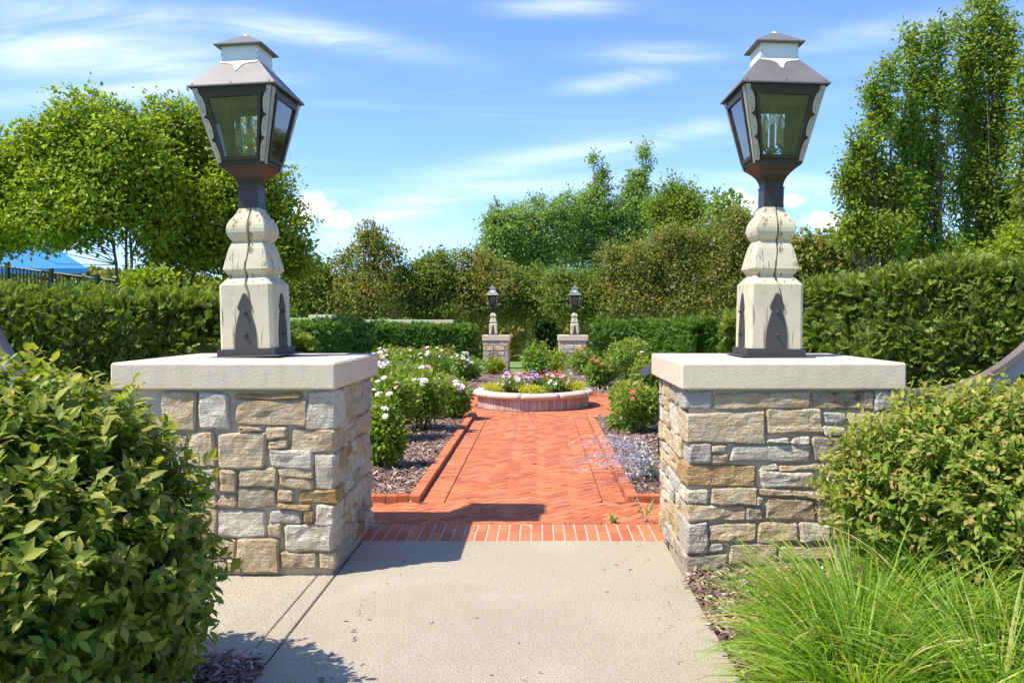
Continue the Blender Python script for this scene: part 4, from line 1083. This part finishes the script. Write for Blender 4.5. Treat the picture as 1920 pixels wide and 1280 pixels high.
tree('upright_tree', 'upright tree with twin slim spires between its taller and lower neighbours', GR, 17.6, [(1708,85,13,42),(1753,75,14,45),(1715,160,20,55),(1757,170,22,65),(1698,260,32,70),(1748,300,38,80),(1720,400,50,80),(1690,455,46,36),(1765,470,44,30)], 20000, .092, L['pear'], [1715, 1758], seed=22, clump=(20, .20), gap=.1, nb=90, sprigs=60, lump=.5)
tree('upright_tree', 'tallest upright tree at the right, its top touching the frame', GR, 18.2, [(1796,50,9,28),(1850,30,30,60),(1820,110,30,70),(1877,120,30,90),(1808,210,30,80),(1862,250,46,100),(1818,350,44,80),(1872,400,50,80),(1835,460,60,40)], 27000, .095, L['pear'], [1822, 1852, 1866], seed=23, clump=(20, .21), gap=.1, bark=M['pale_bark'], nb=60, sprigs=46, lump=.4)
tree('upright_tree', 'upright tree cut off by the right edge of the frame', GR, 17.2, [(1935,190,30,110),(1950,330,44,110),(1925,450,42,60),(1990,120,46,130),(2000,300,56,160)], 24000, .098, L['pear'], [1945, 1990], seed=24, clump=(20, .21), gap=.15)
tree('shrub', 'loose light green shrub showing above the right hedge', None, 12.5, [(1890,490,50,36),(1835,500,36,26),(1930,470,50,50)], 3500, .10, L['maple'], [1880], seed=25, clump=(14, .16), cat='shrub')
tree('shrub', 'olive green shrub between the right lamp post and the tall trees', None, 30, [(1540,470,48,40),(1500,490,40,45),(1580,490,40,40),(1545,520,70,40)], 7000, .22, L['crab'], [1540], seed=26, clump=(16, .4), cat='shrub')
GC = 'crabapple trees behind the far hedges'
crabs = [(560, 'leftmost low crabapple tree beside the left lamp post', 45, [(560,545,50,46),(590,555,45,45)]),
 (690, 'crabapple tree with thin twiggy top left of centre', 45, [(640,535,55,52),(700,505,62,60),(690,560,70,50),(705,465,42,26)]),
 (800, 'crabapple tree between the twiggy one and the left far lamp', 46, [(790,540,52,44),(825,520,44,36),(800,570,64,40)]),
 (885, 'brown tinged crabapple tree behind the left far lamp', 47, [(878,520,46,42),(920,535,52,46),(890,560,66,45)]),
 (985, 'dark crabapple tree just right of the left far lamp', 48, [(985,552,46,40),(960,575,50,35),(1010,560,40,45)]),
 (1080, 'brownish crabapple tree behind the right far lamp', 46, [(1060,555,46,40),(1112,545,50,42),(1090,575,70,35)]),
 (1185, 'brown tinged crabapple tree above the right far hedge', 45, [(1175,515,56,55),(1220,490,55,50),(1190,565,70,40)]),
 (1290, 'crabapple tree nearest the right lamp post', 44, [(1275,500,60,62),(1320,470,55,55),(1300,560,76,45),(1360,500,50,60)]),
 (1385, 'crabapple tree seen on both sides of the right lamp post', 43, [(1385,470,44,62),(1380,540,60,60),(1420,500,45,50)])]
for i, (tu, lab, Y, lo) in enumerate(crabs):
    rr_ = random.Random(i); tops = list(lo)
    for q in range(7):
        l_ = rr_.choice(tops); a_ = rr_.uniform(.35, 2.8); rd_ = rr_.uniform(9, 20); lo = lo+[(l_[0]+math.cos(a_)*l_[2]*.9, l_[1]-math.sin(a_)*l_[3]*.95, rd_, rd_*rr_.uniform(.8, 1.6))]
    tree('crabapple_tree', lab, GC, Y, lo, 14500, .17, L['crab2' if i in (0, 2, 4, 5) else 'crab'], [tu, tu+14], seed=40+i, lump=.55, clump=(16, .42), gap=.1, nb=50, sprigs=60 if i == 1 else 34, splen=.55)
GP = 'tall poplars behind the crabapple trees'
pops = [('rounded grey green poplar at the left end of the tall trees', 62, [(938,440,38,36),(925,500,36,60),(930,405,10,22),(960,450,40,55)], 930),
 ('broad poplar left of the two thin tops', 64, [(1020,408,46,42),(975,420,40,44),(1030,470,60,70),(1062,394,36,36),(985,480,50,60)], 1020),
 ('poplar with a thin leaning top, left one of two', 66, [(1120,400,46,45),(1100,450,60,70),(1130,325,7,24),(1113,298,5,16),(1138,350,10,12),(1088,372,9,12),(1120,352,10,22)], 1115),
 ('poplar with a thin leaning top, right one of two', 66, [(1195,395,44,50),(1180,450,60,80),(1207,288,8,22),(1194,335,9,26),(1214,312,7,22),(1178,352,10,18),(1200,350,14,26)], 1195),
 ('dark green rounded tree right of the thin poplar tops', 60, [(1270,370,36,36),(1250,400,42,48),(1290,400,36,40),(1270,450,56,60)], 1265)]
for i, (lab, Y, lo, tu) in enumerate(pops):
    tree('poplar_tree', lab, GP, Y, lo, 17000, .24, L['poplar'] if i < 4 else L['pear'], [tu], seed=60+i, lump=.4, clump=(15, .5), gap=.15, nb=26, sprigs=30, bark=M['pale_bark'])
tree('spindly_tree', 'spindly half bare tree just left of the right lantern', None, 58, [(1345,395,16,34),(1372,400,18,38),(1360,440,34,40),(1395,430,16,24)], 2600, .34, L['poplar'], [1350, 1372], seed=70, clump=(8, .6), gap=.1, nb=30)
tree('evergreen_tree', 'small dark evergreen between the far pillars', None, 52, [(1022,625,12,38),(1016,650,16,24)], 2500, .3, L['dark'], [1020], seed=71, clump=(12, .4), gap=.2)
# background wood that closes the horizon
hedge('distant green wood closing the view behind the garden', [(-95, 96, 6.0), (-52, 88, 6.5), (-30, 84, 4.6), (0, 82, 5.0), (22, 82, 6.5), (40, 86, 8.5), (95, 96, 11)], 7, 26000, .95, L['crab'], LEAF2, seed=8, name='distant_wood', group=None, round_=2)
dw = bpy.data.objects['distant_wood']; dw['category'] = 'wood'
for ch in dw.children: ch['kind'] = 'stuff'
tree('shrub', 'pale green shrub under the left trees', None, 17, [(262,528,26,12),(296,524,24,12)], 900, .12, L['maple'], [270], seed=73, clump=(12, .2), cat='shrub')

# ------------------------------------------------------------------ planter
pl_ = empty('round_planter', (PC[0], PC[1], 0)); tag(pl_, 'round raised brick planter with pale stone rim in the middle of the path', 'planter')
b = MB(); b.lathe([(1.0, -.05), (1.0, .19)], 64); b.build('wall_core', M['light_mortar'], pl_)
b = MB(); nb = 92
for k in range(nb):
    a0, a1 = 2*math.pi*(k+.05)/nb, 2*math.pi*(k+.95)/nb; V = []
    for z in (.0, .188):
        for r, a in ((.97, a0), (1.012+random.uniform(-.002, .003), a0), (1.012+random.uniform(-.002, .003), a1), (.97, a1)): V.append((r*math.cos(a), r*math.sin(a), z))
    b.add(V, [(0, 3, 2, 1), (4, 5, 6, 7), (0, 1, 5, 4), (1, 2, 6, 5), (2, 3, 7, 6), (3, 0, 4, 7)])
o = b.build('brick', M['wall_brick'], pl_); o['kind'] = 'stuff'
for k in range(10):
    a0, a1 = 2*math.pi*(k+.2)/10+.003, 2*math.pi*(k+1.2)/10-.003; ns = 8; V = []; Fs = []
    cs = [(.83, .192), (1.05, .192), (1.085, .205), (1.10, .235), (1.092, .268), (1.06, .288), (1.02, .295), (.86, .295), (.83, .28)]
    for i in range(ns+1):
        a = a0+(a1-a0)*i/ns; V += [(r*math.cos(a), r*math.sin(a), z) for r, z in cs]
    n = len(cs)
    for i in range(ns):
        for j in range(n): Fs.append((i*n+j, i*n+(j+1) % n, (i+1)*n+(j+1) % n, (i+1)*n+j))
    Fs += [tuple(range(n))[::-1], tuple(ns*n+j for j in range(n))]
    mk('rim_stone', V, Fs, M['coping'], pl_, True)
b = MB(); b.lathe([(.835, .19), (.835, .262), (.4, .30), (.01, .31)], 40); b.build('soil', M['mulch'], pl_, True)

FLOW = MB()
def flower_t(nl=6, cup=.35):
    V = []; T = []
    for k in range(nl):
        a = 2*math.pi*k/nl; c_, s_ = math.cos(a), math.sin(a); b = len(V)
        V += [(0, 0, 0), (.36*c_-.30*s_, .36*s_+.30*c_, .16+cup*.3), (.62*c_, .62*s_, cup*.55), (.36*c_+.30*s_, .36*s_-.30*c_, .16+cup*.3)]; T += [(b, b+3, b+2), (b, b+2, b+1)]
    for k in range(nl-1):
        a = 2*math.pi*(k+.5)/(nl-1); c_, s_ = math.cos(a), math.sin(a); b = len(V)
        V += [(0, 0, .05), (.2*c_-.18*s_, .2*s_+.18*c_, .30), (.30*c_, .30*s_, .36), (.2*c_+.18*s_, .2*s_-.18*c_, .30)]; T += [(b, b+3, b+2), (b, b+2, b+1)]
    return np.array(V, float), np.array(T)
FT = flower_t()
FT_n = (FT[0][:, [0, 2, 1]], FT[1])   # axis along y for scatter frames
flower_me = {}
def plant(name, label, group, x, y, z0, rx, h, n, leaf, mat, flowers=(), seed=1, cat='bush', young=.5, fsize=.07, tm=LEAF4, low=.12, single=True):
    """leafy plant; flowers = [(material key, count)]"""
    rng = np.random.default_rng(seed); R = empty(name, (x, y, z0)); tag(R, label, cat, group)
    nc = 7; lc = rng.uniform(-.5, .5, (nc, 3))*np.array([rx*1.1, rx*1.1, h*.55])+np.array([0, 0, h*.55]); lr = rng.uniform(.45, .75, nc)
    who = rng.integers(0, nc, n); u = unit(rng.normal(size=(n, 3))); r = rng.uniform(.15, 1, n)**.5
    P = lc[who]+u*np.array([rx, rx, h*.55])*(r*lr[who])[:, None]
    k = P[:, 2] > low*h*rng.uniform(.3, 1.6, n); P, u = P[k], u[k]; m_ = len(P)
    D = unit(u*.8+rng.normal(size=(m_, 3))*.6+np.array([0, 0, .15])); Nn = unit(rng.normal(size=(m_, 3))*.5+np.array([0, 0, .8])+u*.3)
    ti = np.clip((P[:, 2]/h-.55)*1.6, 0, 1)*young*rng.uniform(0, 1, m_)
    scatter('foliage', tm, P, D, Nn, leaf*rng.uniform(.6, 1.3, m_), mat, R, ti)
    b = MB()
    for k in range(9):
        q = P[rng.integers(0, m_)]; b.tube([(q[0]*.15, q[1]*.15, -.05), (q[0]*.5, q[1]*.5, q[2]*.5), (q[0], q[1], q[2])], [.008, .006, .003], 4, False)
    b.build('stems', M['twig'], R)
    top = np.argsort(-(P[:, 2]/h+.5*(-P[:, 1]/rx)+rng.uniform(0, .9, m_)))
    ptr = 0
    for (mk_, cnt) in flowers:
        idx = top[ptr:ptr+cnt*3:3]; ptr += cnt*3
        FP = P[idx]+u[idx]*.03+np.array([0, -.01, .02]); FN = unit(u[idx]*.5+np.array([0, -.35, .8])+rng.normal(size=(len(idx), 3))*.25)
        if single:
            if mk_ not in flower_me: flower_me[mk_] = npmesh('blossom', FT[0], FT[1], M[mk_])
            for q, nq in zip(FP, FN):
                o = link('blossom', flower_me[mk_], R); o.location = q; s_ = fsize*rng.uniform(.7, 1.25); o.scale = (s_, s_, s_)
                o.rotation_euler = Vector(nq.tolist()).to_track_quat('Z', 'Y').to_euler()
        else:
            if mk_+'b' not in flower_me: flower_me[mk_+'b'] = 1
            Rm = frames(np.cross(FN, rng.normal(size=FN.shape)), FN)
            Vv = np.einsum('mij,vj->mvi', Rm, FT[0])*(fsize*rng.uniform(.7, 1.25, len(FP)))[:, None, None]+FP[:, None]
            TT = FT[1][None]+(np.arange(len(FP))*len(FT[0]))[:, None, None]
            o = link('blossoms', npmesh('blossoms', Vv.reshape(-1, 3), TT.reshape(-1, 3), M[mk_]), R); o['kind'] = 'stuff'
    return R
# planting inside the planter
GY = 'golden ground cover plants in the round planter'; px_, py_ = PC
for i, (ax, ay, r, lab) in enumerate([(-.66, -.18, .24, 'golden ground cover at the left rim of the planter'), (-.02, -.66, .25, 'golden ground cover in the front middle of the planter'), (.66, -.05, .24, 'golden ground cover at the right rim of the planter')]):
    plant('sedum', lab, GY, px_+ax, py_+ay, .27, r*1.25, .15, 2600, .032, L['gold'], seed=80+i, cat='plant', low=0)
GF = 'petunia clumps in the round planter'
for i, (ax, ay, r, fl, lab) in enumerate([(-.38, -.42, .22, [('p_pink', 9), ('p_blush', 6)], 'pink petunia clump left of the front golden plant'), (-.28, -.02, .26, [('p_pink', 14), ('p_violet', 6)], 'mauve pink petunia clump behind, left of the young tree'),
        (.10, -.10, .22, [('p_violet', 14), ('p_pink', 4)], 'violet petunia clump below the young tree'), (.34, -.12, .20, [('p_red', 16)], 'crimson petunia clump right of the young tree'), (.50, .02, .20, [('p_pink', 14)], 'rose pink petunia clump at the right behind the golden plant'),
        (.38, -.45, .22, [('p_blush', 8)], 'pale flowered petunia clump at the right front of the planter')]):
    plant('petunia', lab, GF, px_+ax, py_+ay, .28, r*1.1, .27, 650, .05, L['rose'], fl, seed=90+i, cat='flowers', young=.1, fsize=.062)
plant('young_tree', 'young bright green tree growing in the middle of the planter', None, px_+.06, py_+.15, .28, .30, .98, 1300, .085, L['rose'], seed=99, cat='tree', low=.3, young=.8)

# ------------------------------------------------------------------ roses and sage
def gpos(u, v):
    Y = 2480/(v-V0)
    for _ in range(30): Y = F*(H-gz1(Y))/(v-V0)
    return xw(u, Y), Y, gz1(Y)
GLR = 'rose bushes in the left bed'; GRR = 'rose bushes in the right bed'
roses = [
 ('left', 722, 880, 88, 128, 2400, [('p_white', 2), ('p_blush', 1)], 'leafy rose bush closest to the left pillar with a few white blooms'),
 ('left', 732, 828, 104, 118, 2400, [('p_white', 3), ('p_blush', 3)], 'bright green rose bush behind the nearest one by the left pillar'),
 ('left', 788, 808, 98, 100, 2200, [('p_white', 7)], 'rose bush with large white blooms overhanging the mulch'),
 ('left', 840, 785, 84, 70, 1500, [('p_blush', 9), ('p_white', 2)], 'low pink flowered rose bush beside the planter'),
 ('left', 742, 772, 104, 84, 2200, [('p_blush', 6)], 'blush flowered rose bush in the middle of the left bed'),
 ('left', 805, 752, 80, 70, 1700, [('p_pink', 8), ('p_blush', 5)], 'rose bush with dull pink blooms behind the white one'),
 ('left', 720, 732, 90, 75, 1800, [('p_blush', 16), ('p_pink', 4)], 'tall rose bush with many blush blooms beside the coping'),
 ('left', 790, 722, 90, 65, 1800, [('p_white', 13)], 'rose bush full of white blooms in front of the far hedge'),
 ('left', 872, 716, 66, 50, 1500, [('p_white', 22)], 'round white flowered rose bush nearest the far pillar'),
 ('left', 745, 706, 80, 50, 1200, [('p_blush', 8), ('p_red', 3)], 'rose bush with red and blush blooms against the hedge'),
 ('left', 830, 703, 80, 52, 1300, [('p_red', 7), ('p_orange', 4)], 'red flowered rose bush against the far hedge'),
 ('right', 1200, 812, 96, 84, 2600, [('p_orange', 3)], 'reddish tipped rose bush beside the right pillar'),
 ('right', 1178, 778, 64, 52, 1500, [('p_orange', 3)], 'small rose bush left of the reddish tipped one'),
 ('right', 1218, 762, 60, 84, 1900, [('p_white', 1)], 'tall light green rose bush beside the dark plaque'),
 ('right', 1130, 730, 54, 60, 1700, [('p_orange', 5)], 'compact rose bush with one faded red cluster'),
 ('right', 1172, 716, 84, 76, 2300, [], 'large flowerless bright green bush against the right far hedge'),
 ('right', 1090, 704, 56, 50, 1400, [('p_orange', 3)], 'feathery rose bush covering the side of the far right pillar')]
for i, (side, u, v, w, h, n, fl, lab) in enumerate(roses):
    x, Y, z = gpos(u, v); k = Y/F
    far = Y > 13
    plant('rose_bush', lab, GLR if side == 'left' else GRR, x, Y, z, w*k*.52, h*k, int(n*1.25), .055+.0022*Y, L['rose'], fl, seed=120+i, young=.9 if side == 'right' else .6, fsize=.072 if not far else .10, low=.05)
# feathery grasses by the far left pillar
for i, (u, v, lab) in enumerate([(930, 703, 'low yellow green plants at the foot of the far left pillar'), (1040, 700, 'low bright plants at the foot of the far right pillar')]):
    x, Y, z = gpos(u, v); plant('border_plants', lab, None, x, Y, z, .55, .75 if i == 0 else 1.1, 900, .14, L['maple'], seed=160+i, cat='plant')
# russian sage
def sage():
    rng = np.random.default_rng(5); x, y = 1.17, 8.15; R = empty('sage_plant', (x, y, .02)); tag(R, 'silvery sage with lavender flower spikes leaning over the brick edging', 'plant')
    st = MB(); fp = []; lp = []
    for k in range(48):
        a = rng.uniform(2.5, 4.3) if k < 36 else rng.uniform(.5, 2.4); L_ = rng.uniform(.45, .95) if k < 36 else rng.uniform(.3, .6); rise = rng.uniform(.05, .55)
        pts = []
        for i in range(7):
            t = i/6; rr = L_*t; pts.append(Vector((rr*math.cos(a)+.02*math.sin(5*t+k), rr*math.sin(a), rise*math.sin(t*2.3)*.75+.02+.02*t)))
        st.tube(pts, [.0035, .003, .003, .0025, .002, .002, .0015], 4, False)
        for i in range(26):
            t = rng.uniform(.45, 1); j = min(int(t*6), 5); q = pts[j].lerp(pts[j+1], t*6-j); fp.append(np.array(q)+rng.normal(0, .008, 3))
        for i in range(8):
            t = rng.uniform(.1, .6); j = min(int(t*6), 5); q = pts[j].lerp(pts[j+1], t*6-j); lp.append(np.array(q)+rng.normal(0, .006, 3))
    st.build('stems', M['sage_stem'], R)
    fp = np.array(fp); n = len(fp); scatter('flower_spikes', LEAF2, fp, rnd(n), rnd(n), rng.uniform(.012, .026, n), M['lavender'], R)
    lp = np.array(lp); n = len(lp); scatter('foliage', LEAF2, lp, rnd(n), rnd(n), rng.uniform(.03, .05, n), M['sage_stem'], R)
sage()
# weed at the right end of the threshold
def weed(x, y, seed, h, lab):
    rng = np.random.default_rng(seed); R = empty('weed', (x, y, 0)); tag(R, lab, 'weed', 'weeds growing between the bricks'); b = MB(); lp = []
    for k in range(6):
        a = rng.uniform(0, 6.28); q = Vector((math.cos(a)*h*.4, math.sin(a)*h*.4, h*rng.uniform(.5, 1))); b.tube([(0, 0, -.004), q*.5+Vector((0, 0, .02)), q], .0022, 4)
        for i in range(9): lp.append(np.array(q)*rng.uniform(.3, 1)+rng.normal(0, .008, 3))
    b.build('stems', M['sage_stem'], R); lp = np.array(lp); n = len(lp); scatter('foliage', LEAF4, lp, rnd(n), rnd(n)+np.array([0, 0, 1]), rng.uniform(.02, .04, n), L['rose'], R)
weed(.83, 6.48, 1, .20, 'small straggly weed at the foot of the right pillar')
weed(.58, 6.45, 2, .05, 'tiny weed in the joint beside the right end of the threshold')

# ------------------------------------------------------------------ fences, plaque, canopy, background masonry
def swoop(label, pts_px, Y, sgn):
    pts = [at(u, v, Y) for u, v in pts_px]; R = empty('swooped_fence', (pts[0].x, Y, 0)); tag(R, label, 'fence', 'wooden fences with a swooping top beside the near pillars'); lo = R.location
    # resample as smooth curve
    P = []
    for i in range(len(pts)-1):
        p0, p1, p2, p3 = pts[max(i-1, 0)], pts[i], pts[i+1], pts[min(i+2, len(pts)-1)]
        for k in range(6):
            t = k/6; P.append(.5*((2*p1)+(-p0+p2)*t+(2*p0-5*p1+4*p2-p3)*t*t+(-p0+3*p1-3*p2+p3)*t**3))
    P.append(pts[-1]); P = [p-lo for p in P]
    def rail(name, y0, y1, dz0, dz1, mat):
        V = []; Fs = []
        for i, p in enumerate(P):
            t = (P[min(i+1, len(P)-1)]-P[max(i-1, 0)]).normalized(); n = Vector((-t.z, 0, t.x)); n = n if n.z > 0 else -n
            for (yy_, d_) in ((y0, dz0), (y1, dz0), (y1, dz1), (y0, dz1)): q = p+n*d_; V.append((q.x, yy_, q.z))
        for i in range(len(P)-1):
            for k in range(4): Fs.append((i*4+k, i*4+(k+1) % 4, i*4+4+(k+1) % 4, i*4+4+k))
        Fs += [(3, 2, 1, 0), tuple(len(P)*4-4+k for k in range(4))]
        if sgn < 0: Fs = [f[::-1] for f in Fs]
        mk(name, V, Fs, mat, R)
    rail('top_rail', -.05, .05, -.002, .035, M['rail_brown']); rail('under_rail', -.025, .025, -.10, -.003, M['grey_wood'])
    x = min(p.x for p in P)+.06; xe = max(p.x for p in P)-.03
    while x < xe:
        z = min((p.z for p in P if abs(p.x-x) < .06), default=None)
        zs_ = sorted(P, key=lambda p: abs(p.x-x)); z = zs_[0].z
        MB().box(x-.022, x+.022, -.012, .012, .12, z-.06).build('slat', M['grey_wood'], R); x += .12
    x0, x1 = min(p.x for p in P), max(p.x for p in P)
    MB().box(x0, x1, .013, .045, .16, .24).build('bottom_rail', M['grey_wood'], R)
    MB().box(x0, x1, .013, .045, .93, .99).build('middle_rail', M['grey_wood'], R)
    xp = x1-.05 if sgn > 0 else x0+.05
    MB().box(xp-.05, xp+.05, .046, .14, -.1, 1.5, .006).build('fence_post', M['grey_wood'], R)
swoop('swooping brown capped wooden fence at the right edge behind the bush', [(1655, 738), (1720, 738), (1790, 731), (1850, 708), (1900, 676), (1945, 634), (1980, 580)], 5.75, 1)
swoop('swooping brown capped wooden fence at the left edge behind the bush', [(215, 738), (150, 734), (85, 726), (38, 700), (4, 655), (-26, 600), (-48, 545)], 5.75, -1)
# plaque
x, Y = xw(1219, 9.5), 9.5; R = empty('plant_plaque', (x, Y, 0)); tag(R, 'small dark tilted plaque behind the corner of the right pillar coping', 'plaque')
b = MB(); b.box(-.11, .11, -.08, .08, -.006, .006, .002)
V = [Vector(v) for v in b.V]; rt = Matrix.Rotation(math.radians(-28), 3, 'Y') @ Matrix.Rotation(math.radians(30), 3, 'X')
mk('plate', [rt @ v+Vector((0, 0, at(0, 692, Y).z)) for v in V], b.F, M['dark_plastic'], R)
MB().box(.088, .105, -.006, .006, -.1, at(0, 692, Y).z-.06).build('stake', M['iron'], R)
# blue canopy
Y = 27; R = empty('shade_canopy', (xw(60, Y), Y, 1.6)); tag(R, 'bright blue fabric shade canopy beyond the left trees', 'canopy')
lo = R.location
def rel(u, v, y): return at(u, v, y)-lo
e = [rel(-70, 503, 25.5), rel(165, 503, 25.5), rel(150, 500, 29.5), rel(-60, 500, 29.5)]; rg = [rel(25, 462, 27.3), rel(96, 460, 27.3)]
V = e+rg+[v-Vector((0, 0, .16)) for v in e]
Fs = [(0, 1, 5, 4), (1, 2, 5), (2, 3, 4, 5), (3, 0, 4), (6, 7, 1, 0), (7, 8, 2, 1), (8, 9, 3, 2), (9, 6, 0, 3), (9, 8, 7, 6)]
mk('fabric_roof', V, Fs, M['blue'], R)
for q in e: MB().tube([q-Vector((0, 0, q.z+.1)), q-Vector((0, 0, .1))], .05, 8).build('leg', M['rail_green'], R)
# picket railing
A, B = at(-60, 491, 22), at(330, 541, 22); R = empty('metal_railing', ((A.x+B.x)/2, 22, 1.6)); tag(R, 'dark green picket railing sloping down behind the left hedge', 'railing'); lo = R.location
b = MB(); n = 58
for k in range(n):
    q = A.lerp(B, (k+.5)/n)-lo; b.box(q.x-.014, q.x+.014, -.014, .014, q.z-1.1, q.z-.02)
o = b.build('pickets', M['rail_green'], R); o['kind'] = 'stuff'
for dz in (0, -1.05): MB().tube([A-lo+Vector((0, 0, dz)), B-lo+Vector((0, 0, dz))], .035, 6).build('rail', M['rail_green'], R)
for t in (.19, .40, .62, .85):
    q = A.lerp(B, t)-lo; MB().box(q.x-.05, q.x+.05, -.05, .05, q.z-1.25, q.z+.12, .01).build('railing_post', M['rail_green'], R)
# background masonry seen over the hedges
Y = 42; zb = gz1(Y)
R = empty('background_pillar', (xw(601, Y), Y, zb)); tag(R, 'far stone pillar top showing over the hedge beside the left lamp post', 'pillar')
MB().box(-.48, .48, 0, .9, 0, at(0, 598, Y).z-zb, .01).build('shaft', M['far_stone'], R); MB().box(-.58, .58, -.1, 1, at(0, 598, Y).z-zb+.002, at(0, 590, Y).z-zb, .01).build('coping', M['cap'], R)
R = empty('stone_wall', (xw(730, Y), Y, zb)); tag(R, 'low far stone wall showing just above the left hedge', 'wall')
w = (xw(860, Y)-xw(625, Y))/2
MB().box(-w, w, .1, .5, 0, at(0, 605, Y).z-zb-.1).build('wall_body', M['far_stone'], R); MB().box(-w-.05, w+.05, .04, .56, at(0, 605, Y).z-zb-.098, at(0, 601.5, Y).z-zb+.05, .01).build('coping', M['cap'], R)
R = empty('stone_wall', (xw(1200, Y), Y, zb)); tag(R, 'low far stone wall barely showing above the right hedge', 'wall')
MB().box(-2.0, 2.4, .1, .5, 0, at(0, 600, Y).z-zb).build('wall_body', M['far_stone'], R)
# small pebbles and fallen leaves on the paving
for i, (u, v, s, lab) in enumerate([(788, 893, .018, 'small stone lying on the brick edging of the left bed'), (829, 896, .015, 'small pale stone on the path beside the left edging'), (770, 942, .014, 'tiny stone lying below the near end of the left edging')]):
    x, Y, z = gpos(u, v); b = MB(); V, Fs = rockbox(-s, s, -s*.7, s*.7, 0, s, jit=.003, nx=3, ny=3, nz=2, rough=.004)
    o = mk('pebble', V, Fs, M['brown_stone' if i == 0 else 'white_stone'], None, loc=(x, Y, .057 if i == 0 else .001)); tag(o, lab, 'pebble')
n = 420; x = RNG.uniform(-1.2, .85, n); y = RNG.uniform(3, 13, n); x = np.where(RNG.random(n) < .6, np.where(x < -.15, -1.0+RNG.exponential(.05, n), .74-RNG.exponential(.05, n)), x)
pos = np.stack([x, y, np.full(n, .003)], -1); a = RNG.uniform(0, 6.28, n)
o = scatter('litter', CH, pos, np.stack([np.cos(a), np.sin(a), np.zeros(n)], -1), np.tile([0, 0, 1.], (n, 1)), RNG.uniform(.012, .035, n), M['chip']); tag(o, 'scattered bark crumbs and leaf bits on the paving', 'litter')
